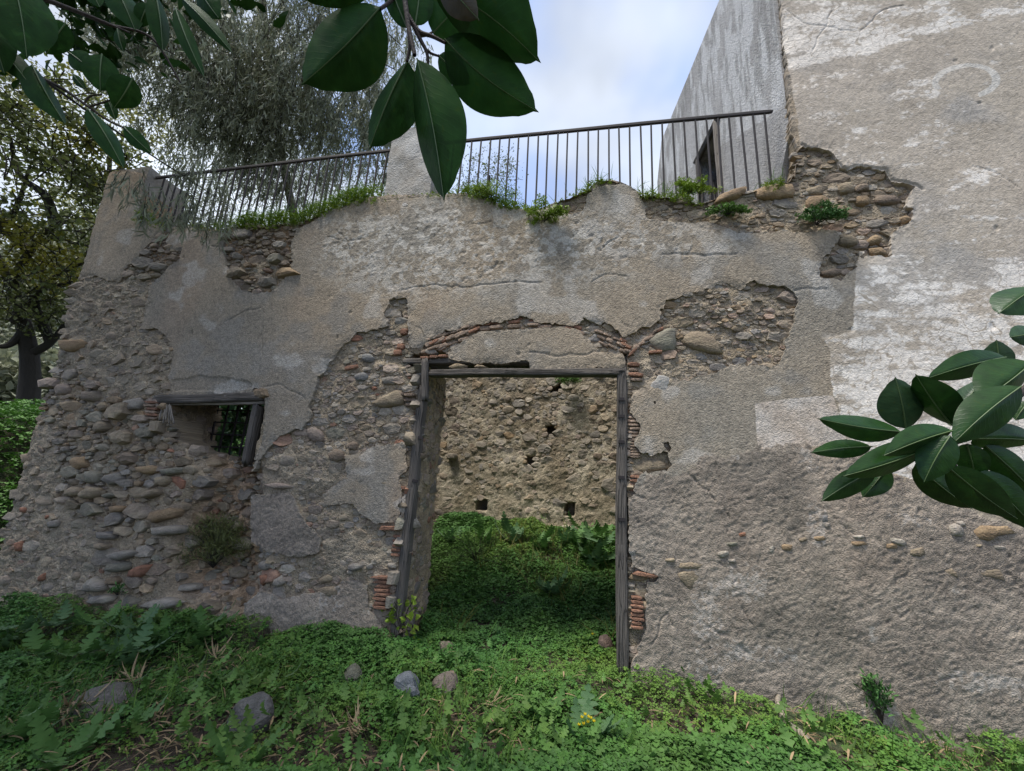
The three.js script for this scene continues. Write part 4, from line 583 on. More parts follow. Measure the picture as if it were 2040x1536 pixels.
// three heart-shaped leaflets on a stalk
function trefoil(r, stalk) {
  const P = [], ix = [];
  for (let q = 0; q < 3; q++) { const a = q * 2.094 + 0.2, c = Math.cos(a), s = Math.sin(a), o = P.length / 3, pt = (u, v, w) => P.push(c * u - s * v, w, s * u + c * v); pt(0.05 * r, 0, 0); pt(0.6 * r, 0.5 * r, 0.10 * r); pt(1.0 * r, 0.42 * r, 0.02 * r); pt(0.86 * r, 0, -0.10 * r); pt(1.0 * r, -0.42 * r, 0.02 * r); pt(0.6 * r, -0.5 * r, 0.10 * r); ix.push(o, o + 1, o + 3, o + 1, o + 2, o + 3, o, o + 3, o + 5, o + 3, o + 4, o + 5); }
  const o = P.length / 3; P.push(-0.0012, 0, 0, 0.0012, 0, 0, 0.0012 + 0.01, -stalk, 0.01, -0.0012 + 0.01, -stalk, 0.01); ix.push(o, o + 1, o + 2, o, o + 2, o + 3); return geo(P, ix);
}
// pinnately lobed leaf along +y with its rib arching over
function lobed(L, W, lobes, seed, droop = 0.5) {
  const R = rng(seed), P = [], ix = [], n = lobes * 4;
  for (let k = 0; k <= n; k++) {
    const t = k / n, env = Math.pow(Math.sin(Math.PI * Math.pow(clamp(t * 0.97 + 0.03, 0, 1), 0.7)), 0.75), ph = t * lobes, cut = Math.pow(Math.abs(Math.sin(Math.PI * ph)), 0.55), w = W * env * (0.22 + 0.78 * cut) * (0.9 + 0.2 * R()) + 0.002, y = L * (t - 0.12 * t * t), z = L * (0.35 * t - droop * t * t), sweep = 0.22 * w;
    for (const [q, lift] of [[-1, 0.25], [-0.5, 0.16], [0, 0], [0.5, 0.16], [1, 0.25]]) P.push(q * w, y + Math.abs(q) * sweep + (q ? 0.01 * (R() - 0.5) : 0), z + lift * w * (0.6 + 0.5 * R()) - Math.abs(q) * w * 0.2);
  }
  for (let k = 0; k < n; k++) for (let q = 0; q < 4; q++) { const a = k * 5 + q; ix.push(a, a + 1, a + 6, a, a + 6, a + 5); }
  return geo(P, ix);
}
function many(name, g, m, list, parent, cols) { // list of [position, quaternion, scale]
  const o = new THREE.InstancedMesh(g, m, list.length), M4 = new THREE.Matrix4(), S = new THREE.Vector3(), c = new THREE.Color();
  list.forEach(([p, q, s], k) => { M4.compose(p, q, S.setScalar(s)); o.setMatrixAt(k, M4); if (cols) { const v = cols(p, k); o.setColorAt(k, c.setRGB(...v)); } });
  o.name = parent === scene ? numbered(name) : name; o.castShadow = o.receiveShadow = true; parent.add(o); return o;
}
const quat = (R, tilt, e = new THREE.Euler()) => new THREE.Quaternion().setFromEuler(e.set((R() - 0.5) * 2 * tilt, R() * 6.28, (R() - 0.5) * 2 * tilt, 'YXZ'));
const DRY = [blade(0.16, 0.007, 6, 0.4), blade(0.2, 0.005, 6, -0.3)];
const LEAF = { clover: leafMat(0.082, 0.21, 0.042), dark: leafMat(0.075, 0.185, 0.042), lobed: leafMat(0.10, 0.21, 0.05), lobedBlue: leafMat(0.10, 0.195, 0.075), lime: leafMat(0.24, 0.35, 0.035), grass: leafMat(0.115, 0.23, 0.04), olive: leafMat(0.17, 0.20, 0.06, { through: 0.5 }), gum: leafMat(0.31, 0.33, 0.22, { through: 0.5 }), yellowing: leafMat(0.27, 0.27, 0.06, { through: 0.5 }), straw: leafMat(0.36, 0.27, 0.16, { through: 0.15, rough: 0.9 }), bark: std({ color: new THREE.Color().setRGB(0.075, 0.062, 0.05), map: rep(mapMortar, 3, 8), bumpMap: rep(bumpRough, 3, 8), bumpScale: 0.05 }), petal: leafMat(0.75, 0.6, 0.02) };

// ground plants: a carpet of trefoil leaves, thicker in mounds, thin where litter shows
const PATCHES = [[190, 1390, 150], [300, 1330, 60], [430, 1340, 80], [480, 1440, 60], [930, 1440, 90], [990, 1480, 60], [130, 1460, 80], [600, 1500, 120], [250, 1500, 150], [700, 1510, 60], [1650, 1480, 60], [1850, 1500, 120], [1590, 1440, 40]].map(([x, y, r]) => { const p = gAt(x, y); return p ? [p.x, p.z, r / 210] : [99, 99, 1]; });
const bare = (x, z) => { let d = 0; for (const [a, b, r] of PATCHES) d = Math.max(d, sstep(r, r * 0.3, Math.hypot(x - a, z - b))); return d; };
const ROCKS = [
  ['rounded dark grey rock among the clover at lower left', 497, 1425, 44, 44, [0.17, 0.165, 0.155]], ['long flat grey stone slab with dry leaves around it at lower left', 212, 1392, 62, 24, [0.19, 0.175, 0.16]], ['upright bluish grey stone in the clover before the doorway', 803, 1372, 30, 38, [0.24, 0.26, 0.28]],
  ['rounded pinkish brown stone just right of the bluish stone', 884, 1362, 34, 24, [0.27, 0.22, 0.185]], ['small tan stone on the doorway threshold', 886, 1290, 16, 14, [0.3, 0.25, 0.19]], ['mossy stone half sunk at the foot of the wall left of the doorway', 700, 1350, 24, 26, [0.2, 0.2, 0.15]], ['small brown stone against the foot of the right door post', 1208, 1285, 18, 26, [0.2, 0.14, 0.115]],
].map(([label, px, py, w, h, c]) => ({ label, p: gAt(px, py + h * 0.6), w, h, c }));
const onRock = (x, z) => ROCKS.some((r) => r.p && Math.hypot(x - r.p.x, z - r.p.z) < 0.08);
{
  const R = rng(901), lists = [[], [], []];
  const step = (n, x0, x1, z0, z1, dens) => { for (let k = 0; k < n; k++) {
    const x = lerp(x0, x1, R()), z = lerp(z0, z1, R()); if (z > -0.05 && z < 0.06 && x < 3.1 && !(x > -1.85 && x < 0.25) && R() < 0.6) continue; if (z < 0 && z > -THICK && !(x > -1.8 && x < 0.25)) continue;
    const b = bare(x, z), n1 = fbm(x * 1.7, z * 1.7, 3, 905), d = dens * clamp(0.75 + n1) * (1 - 0.86 * b); if (R() > d || onRock(x, z)) continue;
    const wallside = z > 0 ? sstep(0.9, 0.1, z) : 0.3, H = (0.035 + 0.15 * clamp(0.4 + 1.3 * n1) + 0.05 * wallside * clamp(0.4 + 1.3 * fbm(x * 2.3, z * 2.3, 2, 909))) * (1 - 0.6 * b), y = ground(x, z) + H * (0.35 + 0.65 * Math.sqrt(R()));
    const kind = fbm(x * 0.9 + 3, z * 0.9, 2, 913) + 0.5 * (R() - 0.5); lists[kind > 0.12 ? 1 : kind < -0.35 ? 2 : 0].push([new THREE.Vector3(x, y, z), quat(R, 0.5), 0.65 + 0.75 * R()]);
  } };
  step(105000, -7.4, 3.5, 0.0, 2.6, 0.95); step(62000, -2.6, 0.9, -3.6, 0, 0.95);
  const tint = (p, k) => { const v = 0.75 + 0.5 * hash(k, 3, 7), w = 0.5 + 0.5 * fbm(p.x * 2, p.z * 2, 2, 917); return [v * (0.75 + 0.6 * w), v * (0.9 + 0.2 * w), v * 0.85]; };
  const cov = thing('clover_carpet', 'bright green carpet of clover-like leaves over the ground before the wall and in the doorway', 'ground cover'); cov.userData.kind = 'stuff';
  many('clover_leaves', trefoil(0.025, 0.06), LEAF.clover, lists[0], cov, tint); many('bright_leaves', trefoil(0.017, 0.05), LEAF.grass, lists[1], cov, tint); many('dark_leaves', trefoil(0.032, 0.06), LEAF.dark, lists[2], cov, tint);
  const wl = []; for (let k = 0; k < 2200; k++) { const x = lerp(-7.2, 3.4, R()), z = R() < 0.22 ? lerp(-3.5, 0, R()) : lerp(0.05, 2.4, R()); if (z < 0 && (x < -1.8 || x > 0.3)) continue; if (fbm(x * 1.9 + 5, z * 1.9, 3, 931) < 0.0 || onRock(x, z)) continue; wl.push([new THREE.Vector3(x, ground(x, z) + 0.05 + 0.13 * R(), z), new THREE.Quaternion().setFromEuler(new THREE.Euler(Math.PI / 2 - 0.2 - 0.7 * R(), R() * 6.28, (R() - 0.5) * 0.8, 'YXZ')), 0.5 + 0.8 * R()]); }
  many('weed_leaves', lobed(0.12, 0.03, 4, 9, 0.6), LEAF.lobed, wl, cov, tint);
  const ds = []; for (let k = 0; k < 900; k++) { const x = lerp(-1.8, 0.3, R()), z = lerp(-3.3, -0.5, R()); if (fbm(x * 2, z * 2, 3, 941) < -0.05) continue; ds.push([new THREE.Vector3(x, ground(x, z), z), quat(R, 0.7), 0.8 + 1.4 * R()]); }
  // grass blades in drifts
  const gl = []; for (let k = 0; k < 11000; k++) { const x = lerp(-7.2, 3.4, R()), z = R() < 0.25 ? lerp(-3.4, 0, R()) : lerp(0.02, 2.2, R()); if (z < 0 && (x < -1.8 || x > 0.3)) continue; if (fbm(x * 1.1, z * 1.1, 3, 921) < (x > 1.2 && z < 1 ? -0.25 : 0.12)) continue; gl.push([new THREE.Vector3(x, ground(x, z), z), quat(R, 0.6), 0.5 + R()]); }
  const gr = thing('grass', 'thin green grass blades growing through the clover', 'grass'); gr.userData.kind = 'stuff'; many('grass_blades', blade(0.17, 0.0022, 3, 0.5), LEAF.grass, gl, gr, tint); many('dry_blades', blade(0.17, 0.003, 3, 0.5), LEAF.olive, ds, gr, tint);
  // dry leaf litter
  const dl = []; for (let k = 0; k < 9000; k++) { const x = lerp(-6, 3.2, R()), z = lerp(0.05, 2.4, R()), b = bare(x, z); if (R() > 0.10 + 0.6 * b) continue; const q = new THREE.Quaternion().setFromEuler(new THREE.Euler(-Math.PI / 2 + (R() - 0.5) * 0.9, 0, 0)); q.premultiply(new THREE.Quaternion().setFromAxisAngle(new THREE.Vector3(0, 1, 0), R() * 6.28)); dl.push([new THREE.Vector3(x, ground(x, z) + 0.02 + 0.12 * R() * (1 - 0.55 * b), z), q, 0.5 + 0.7 * R()]); }
  const li = thing('dry_leaf_litter', 'tan curled dry leaves scattered between the clover', 'litter'); li.userData.kind = 'stuff'; many('dry_leaves', blade(0.105, 0.006, 5, 0.3), LEAF.straw, dl, li, (p, k) => { const v = 0.45 + 0.75 * hash(k, 5, 9); return [v, v * 0.95, v * 0.9]; });
}
// rocks
for (const r of ROCKS) {
  if (!r.p) continue; const d = -r.p.clone().sub(EYEV).dot(CB), W = r.w * d / FOC, H = r.h * d / FOC, g = new THREE.IcosahedronGeometry(1, 4), p = g.attributes.position, C = [], s = Math.round(r.w * 7 + r.h);
  for (let k = 0; k < p.count; k++) { const x = p.getX(k), y = p.getY(k), z = p.getZ(k), n = 1 + 0.22 * fbm(x * 1.4 + s, y * 1.4 + z * 1.1, 2, 931) + 0.1 * fbm(x * 4 + z * 3, y * 4 + s, 3, 933); p.setXYZ(k, x * n * W, (y * n + 0.35) * H, z * n * W * 0.8); const f = (0.85 + 0.3 * fbm(x * 5 + s, y * 5 + z * 5, 3, 935)); C.push(r.c[0] * f, r.c[1] * f, r.c[2] * f); }
  g.setAttribute('color', new THREE.Float32BufferAttribute(C, 3)); g.deleteAttribute('normal'); const gi = g; gi.computeVertexNormals();
  const o = part('rock', gi, M.stone, scene); o.position.copy(r.p); o.rotation.y = s; o.rotation.z = r.h > r.w ? 0.3 : -0.06; tag(o, r.label, 'rock');
}
// plants with big lobed leaves
const LOBED = [lobed(0.30, 0.075, 6, 1, 0.5), lobed(0.24, 0.07, 5, 2, 0.7), lobed(0.36, 0.08, 7, 3, 0.45)];
function rosette(label, px, py, n, size, m, R, o = {}) {
  const p = o.at ?? gAt(px, py); if (!p) return; const t = thing('leafy_plant', label, 'plant', [p.x, p.y, p.z]);
  for (let k = 0; k < n; k++) { const a = k * 2.4 + R(), up = 0.15 + (o.up ?? 0.6) * R(), l = piece('leaf', LOBED[k % 3], m, t); l.rotation.order = 'YXZ'; l.rotation.set(Math.PI / 2 - up, a, (R() - 0.5) * 0.5); l.scale.setScalar(size * (0.6 + 0.55 * R())); l.position.set(0.02 * Math.sin(a), 0.02 + (o.stem ?? 0.06) * R(), 0.02 * Math.cos(a)); }
  return t;
}
{
  const R = rng(951), where = [
    ['left end of the leafy row along the foot of the wall', 30, 1290], ['leafy row, beside the wall end', 110, 1275], ['leafy row, below the mortared corner', 190, 1280], ['leafy row under the pale foundation stones', 265, 1290], ['leafy row below the window breast', 330, 1300], ['right end of the leafy row, near the broken breast', 400, 1290], ['second row, far left edge', 60, 1345], ['second row, above the stone slab', 150, 1335], ['second row, between slab and wall', 250, 1340],
  ];
  where.forEach(([w, x, y]) => rosette(`deep green lobed-leaf plant: ${w}`, x, y, 12, 0.95, R() < 0.5 ? LEAF.lobed : LEAF.lobedBlue, R, { stem: 0.2 }));
  rosette('large pale green lobed leaves at the bottom left corner', 60, 1475, 9, 1.0, LEAF.lobed, R); rosette('lobed leaves in front of the flat slab, bottom left', 120, 1530, 9, 1.0, LEAF.lobed, R); rosette('lobed-leaf plant right of the slab at the bottom left', 250, 1465, 7, 0.8, LEAF.lobed, R); rosette('lobed leaves at the bottom edge below the grey rock', 480, 1530, 9, 0.9, LEAF.lobed, R); rosette('small feathery plant leaning on the dark grey rock', 530, 1445, 7, 0.5, LEAF.lobed, R);
  rosette('broad lobed plant with yellow flowers at bottom centre', 1165, 1490, 12, 1.0, LEAF.lobedBlue, R, { stem: 0.12 }); rosette('lobed plant at the bottom edge right of the yellow flowers', 1270, 1530, 10, 0.9, LEAF.lobed, R); rosette('lobed plant left of the yellow flowers', 1090, 1440, 7, 0.7, LEAF.lobed, R);
  rosette('blue green thistle-like plant in the middle of the doorway', 1095, 1190, 11, 1.15, LEAF.lobedBlue, R, { stem: 0.15 });
  [['left end', 900], ['left of centre', 960], ['centre', 1020], ['right of centre', 1080], ['near the right post', 1140], ['behind the right post', 1200]].forEach(([w, x], k) => rosette(`dark lobed plant at the foot of the interior wall, ${w}`, x, 1085 + (k % 2) * 12, 11, 0.9 + 0.12 * ((k * 7) % 5), k % 2 ? LEAF.lobed : LEAF.lobedBlue, R, { stem: 0.12 + 0.06 * ((k * 3) % 4), up: 0.9 }));
  rosette('lobed plant by the right post inside the doorway', 1190, 1135, 12, 1.5, LEAF.lobedBlue, R, { stem: 0.4 }); rosette('lobed plant inside the room right of the thistle', 1160, 1110, 10, 1.3, LEAF.lobed, R, { stem: 0.4 });
  rosette('leafy plant cut by the right edge at the foot of the house', 2030, 1330, 12, 0.9, LEAF.lobedBlue, R, { stem: 0.35 }); rosette('low leafy plant at the bottom right corner', 2020, 1460, 8, 0.6, LEAF.lobed, R); rosette('leafy tuft right of the right door post', 1340, 1345, 8, 0.6, LEAF.lobed, R, { stem: 0.1 });
  rosette('leafy tuft left of the leaning post', 720, 1325, 8, 0.6, LEAF.lobed, R, { stem: 0.1 }); rosette('leafy tuft at the foot of the wall below the purple render', 530, 1290, 8, 0.7, LEAF.lobed, R, { stem: 0.1 });
  // yellow flowers
  const petal = blade(0.02, 0.007, 2, 0.1), flower = (px, py, up, label, group) => { const p = gAt(px, py); if (!p) return; const t = thing('yellow_flower', label, 'flower', [p.x, p.y, p.z], group), h = up; const st = new THREE.CylinderGeometry(0.0015, 0.002, h, 4); st.translate(0, h / 2, 0); part('stem', st, LEAF.grass, t); for (let k = 0; k < 5; k++) { const q = piece('petal', petal, LEAF.petal, t); q.position.y = h; q.rotation.order = 'YXZ'; q.rotation.set(0.7, k * 1.257, 0); } };
  { const p = gAt(1166, 1494), t = thing('yellow_flower_cluster', 'cluster of small yellow flowers over the broad lobed plant at bottom centre', 'flowers', [p.x, p.y, p.z]), st = []; for (let k = 0; k < 8; k++) { const a = new THREE.Vector3((R() - 0.5) * 0.13, 0.14 + 0.07 * R(), (R() - 0.5) * 0.1); st.push(tube([new THREE.Vector3(0, 0, 0), a.clone().multiplyScalar(0.6).setX(a.x * 0.4), a], 0.0018, 0.0014, 6, 4)); const hd = []; for (let q = 0; q < 5; q++) { const g = petal.clone(); g.rotateX(0.7); g.rotateY(q * 1.257 + k); g.translate(a.x, a.y, a.z); hd.push(g); } piece('flower_head', mergeGeometries(hd), LEAF.petal, t); } part('stem', mergeGeometries(st), LEAF.grass, t); }
  flower(1085, 1240, 0.12, 'single yellow flower deep in the doorway'); flower(1180, 1290, 0.12, 'yellow flower beside the right door post'); flower(1120, 1410, 0.13, 'single yellow flower between doorway and bottom cluster'); flower(372, 1245, 0.13, 'yellow flower at the left below the pale foundation stones');
}
// shrubs and ferns that grow on the walls: fine leaves on short twigs
function bush(name, label, c, rx, ry, rz, n, g, m, seed, o = {}) {
  const R = rng(seed), t = thing(name, label, o.cat ?? 'plant', [c.x, c.y, c.z]), list = [], tw = [];
  for (let k = 0; k < (o.twigs ?? 14); k++) { const a = R() * 6.28, b = (R() - 0.3) * 1.6, e = new THREE.Vector3(Math.cos(a) * rx * Math.cos(b), Math.sin(b) * ry, Math.sin(a) * rz * Math.cos(b) + (o.out ?? 0) * rz).multiplyScalar(0.95); tw.push(new THREE.TubeGeometry(new THREE.QuadraticBezierCurve3(new THREE.Vector3(0, -ry * (o.root ?? 0.6), 0), new THREE.Vector3(e.x * 0.4, e.y * 0.7 + 0.1 * ry, e.z * 0.5), e), 5, o.tw ?? 0.003, 3)); for (let q = 0; q < n / (o.twigs ?? 14); q++) { const f = Math.sqrt(R()) * 1.05, p = e.clone().multiplyScalar(f).add(new THREE.Vector3((R() - 0.5) * rx * 0.5, (R() - 0.5) * ry * 0.5, (R() - 0.5) * rz * 0.5)); list.push([p, quat(R, 1.1), 0.6 + 0.7 * R()]); } }
  part('twigs', mergeGeometries(tw), LEAF.bark, t, null, 'stuff'); const l = many('foliage', g, m, list, t, (p, k) => { const v = 0.65 + 0.6 * hash(k, 11, seed); return [v, v, v]; }); l.userData.kind = 'stuff'; return t;
}
const tre = trefoil(0.02, 0.02), sprig = blade(0.045, 0.007, 3, 0.3), needle = blade(0.06, 0.003, 3, 0.3);
bush('wall_fern', 'green fern clump hanging under the broken corner of the house', onZ(1625, 436, 0.06), 0.24, 0.13, 0.12, 420, tre, LEAF.dark, 1001, { out: 0.4 });
bush('wall_fern', 'yellow green herb clump spilling over the wall top above the doorway', onZ(1085, 428, 0.06), 0.24, 0.15, 0.14, 520, tre, LEAF.lime, 1002, { out: 0.3 });
bush('wall_fern', 'grassy green clump on the wall top left of the herb clump', onZ(985, 392, 0.0), 0.3, 0.12, 0.16, 620, needle, LEAF.lime, 1003, { out: 0.3 });
bush('wall_fern', 'small mossy clump under the long ochre stone on the wall top', onZ(1450, 420, 0.05), 0.2, 0.08, 0.08, 300, tre, LEAF.grass, 1004);
bush('wall_fern', 'bright leafy clump on the wall top in front of the terrace door', onZ(1380, 378, -0.1), 0.3, 0.12, 0.14, 520, tre, LEAF.lime, 1005);
bush('wall_fern', 'fern growing high on the interior wall beside a putlog hole', onZ(1132, 758, IZ + 0.15), 0.26, 0.2, 0.14, 420, tre, LEAF.grass, 1006, { out: 0.4 });
bush('recess_bush', 'dense dark bush growing in the broken recess under the window', onZ(432, 1092, -0.2), 0.42, 0.36, 0.2, 2600, needle, LEAF.olive, 1007, { twigs: 60, out: 0.2 });
bush('wall_weed', 'dark upright weed against the foot of the rough grey render', onZ(1750, 1395, 0.06), 0.1, 0.2, 0.07, 260, sprig, LEAF.dark, 1008, { root: 1 });
bush('wall_weed', 'tiny green sprig on the pale foundation stone', onZ(235, 1178, 0.08), 0.1, 0.07, 0.06, 60, sprig, LEAF.dark, 1009);
bush('creeper', 'young creeper with yellow green leaves at the foot of the leaning post', onZ(800, 1238, -0.0), 0.22, 0.22, 0.1, 60, blade(0.05, 0.026, 4, 0.2, 0.6), LEAF.lime, 1010);
bush('room_bush', 'dark green leaves seen through the iron window grille', new THREE.Vector3(-7.5, 2.3, -2.7), 1.0, 1.5, 1.2, 1500, blade(0.16, 0.07, 4, 0.2, 0.7), LEAF.lobedBlue, 1011);
bush('room_bush', 'dry yellow green undergrowth on the left inside the doorway', new THREE.Vector3(-1.6, 0.55, -2.0), 0.5, 0.3, 0.7, 900, needle, LEAF.grass, 1012, { twigs: 40 });
{ // herbs along the wall top
  const R = rng(1021), a = [], b = [];
  for (let k = 0; k < 30000; k++) { const x = lerp(-6.6, 2.0, R()), z = k % 2 ? 0.05 - R() * 0.14 : -0.02 - R() * 0.6, n = fbm(x * 1.3, z, 3, 1025); if (x > -2.7 && x < -2.0 && R() < 0.9) continue; const thick = x < -2.9 ? 1 : x < -1.6 ? 0.3 : 1.5; if (R() > thick * clamp(0.55 + 1.2 * n)) continue; const y = Math.min(topAt(x), 5.0) - 0.02 - 0.05 * sstep(0, -0.3, z) + R() * (0.07 + 0.22 * clamp(0.4 + n)) - (z > 0 ? 0.06 * R() : 0); (R() < 0.7 ? a : b).push([new THREE.Vector3(x, y, z), quat(R, 0.7), 0.6 + 0.7 * R()]); }
  const t = thing('wall_top_herbs', 'bright yellow green herbs and grass along the top of the low wall', 'herbs'); t.userData.kind = 'stuff'; many('herb_leaves', trefoil(0.018, 0.03), LEAF.lime, a, t, (p, k) => { const v = 0.6 + 0.5 * hash(k, 2, 4); return [v, v, v]; }); many('grass_blades', blade(0.12, 0.0022, 3, 0.6), LEAF.grass, b, t);
}
// dry stalk bundles and the bleached branch
/*tube*/function tube(pts, r0, r1, n = 20, k = 6) { const c = new THREE.CatmullRomCurve3(pts), g = new THREE.TubeGeometry(c, n, 1, k), p = g.attributes.position, m = k + 1; for (let i = 0; i <= n; i++) { const o = c.getPointAt(i / n), r = lerp(r0, r1, i / n); for (let q = 0; q < m; q++) { const v = i * m + q; p.setXYZ(v, o.x + (p.getX(v) - o.x) * r, o.y + (p.getY(v) - o.y) * r, o.z + (p.getZ(v) - o.z) * r); } } g.computeVertexNormals(); return g; }
{
  const R = rng(1031), pale = std({ color: new THREE.Color().setRGB(0.42, 0.36, 0.28), map: mapWood, bumpMap: bumpWood, bumpScale: 0.004 });
  const P = [[1556, 1396], [1552, 1412], [1560, 1430], [1572, 1446], [1592, 1458], [1612, 1474]].map(([x, y], k) => { const p = gAt(x, y + 14); p.y += [0.1, 0.09, 0.06, 0.05, 0.04, 0.03][k]; return p; });
  const br = thing('dead_branch', 'pale bleached dead branch twisting in the grass at lower right', 'branch'); part('branch_wood', tube(P, 0.016, 0.03, 30, 10), pale, br); const Q = [[1556, 1396], [1575, 1388], [1600, 1394], [1612, 1402]].map(([x, y]) => { const p = gAt(x, y + 10); p.y += 0.08; return p; }); part('twig', tube(Q, 0.012, 0.004, 14, 6), pale, br);
  for (const [x, y, label, n] of [[715, 1478, 'fan of dry straw-coloured stalks near the bottom left of centre', 26], [970, 1420, 'small spray of dry curled leaves in front of the doorway', 7], [430, 1322, 'dry stalks lying in the clover below the broken breast', 12], [130, 1430, 'heap of dry stalks left of the flat slab', 26], [268, 1372, 'dry stalks spilling over the end of the flat slab', 16], [590, 1345, 'few pale dry leaves in the clover under the purple render', 7]]) {
    const p = gAt(x, y), t = thing('dry_stalks', label, 'dry stalks', [p.x, p.y, p.z]), a0 = R() * 6;
    for (let k = 0; k < n; k++) { const l = piece('stalk', DRY[k % 2], LEAF.straw, t); l.rotation.order = 'YXZ'; l.rotation.set(1.2 + 0.35 * (R() - 0.5), a0 + (R() - 0.5) * 2.4, R()); l.position.set((R() - 0.5) * 0.12, 0.04 + 0.05 * R(), (R() - 0.5) * 0.1); l.scale.setScalar(0.6 + 0.8 * R()); }
  }
  const tw = [[195, 1452], [205, 1420], [190, 1400], [160, 1398], [130, 1412], [95, 1400]].map(([x, y]) => { const p = gAt(x, y + 10); p.y += 0.06; return p; }); const o = thing('fallen_twig', 'thin dark fallen twig arching over the slab at lower left', 'twig'); part('twig_wood', tube(tw, 0.006, 0.003, 20, 5), LEAF.bark, o);
}

// ---------------------------------------------------------------- trees beyond the wall
function crown(name, parent, balls, g, m, R, o) { // balls: [centre, rx, ry, rz, clumps]
  const list = [], tw = [];
  for (const [c, rx, ry, rz, n] of balls) for (let k = 0; k < n; k++) {
    const a = R() * 6.28, b = Math.acos(2 * R() - 1), f = Math.pow(R(), 0.4), q = new THREE.Vector3(Math.sin(b) * Math.cos(a) * rx, Math.cos(b) * ry, Math.sin(b) * Math.sin(a) * rz).multiplyScalar(f).add(c);
    if (o.gaps && fbm(q.x * o.gaps + q.z * 0.6, q.y * o.gaps * 0.8 - q.z * 0.4, 3, 1103) < -0.17) continue;
    const L = o.len * (0.6 + 0.8 * R()), d = new THREE.Vector3(R() - 0.5, o.hang ? -1.1 - R() : R() * 0.9 - 0.3, R() - 0.5).normalize(), e = q.clone().addScaledVector(d, L);
    if (R() < (o.twigShare ?? 0.5)) tw.push(new THREE.TubeGeometry(new THREE.QuadraticBezierCurve3(q, q.clone().lerp(e, 0.5).add(new THREE.Vector3((R() - 0.5) * 0.2 * L, 0.15 * L, (R() - 0.5) * 0.2 * L)), e), 4, o.twig ?? 0.006, 3));
    for (let s = 0; s < o.per; s++) {
      const t = R(), p = q.clone().lerp(e, t).add(new THREE.Vector3((R() - 0.5) * o.spread, (R() - 0.5) * o.spread, (R() - 0.5) * o.spread)), Q = new THREE.Quaternion();
      if (o.hang) Q.setFromEuler(new THREE.Euler(Math.PI + (R() - 0.5) * 1.3, R() * 6.28, (R() - 0.5) * 1.3)); else Q.copy(quat(R, 1.4));
      list.push([p, Q, 0.6 + 0.75 * R()]);
    }
  }
  if (tw.length) part('twigs', mergeGeometries(tw), o.barkMat ?? LEAF.bark, parent, null, 'stuff');
  const l = many(name, g, m, list, parent, (p, k) => { const v = 0.55 + 0.75 * hash(k, 13, 3), y = o.yellow && fbm(p.x * 0.9, p.y * 0.9, 2, 1101) > o.yellow ? 1 : 0; return [v * (1 + 0.7 * y), v * (1 + 0.4 * y), v * (1 - 0.3 * y)]; }); l.userData.kind = 'stuff'; return list.length;
}
let leaves = 0;
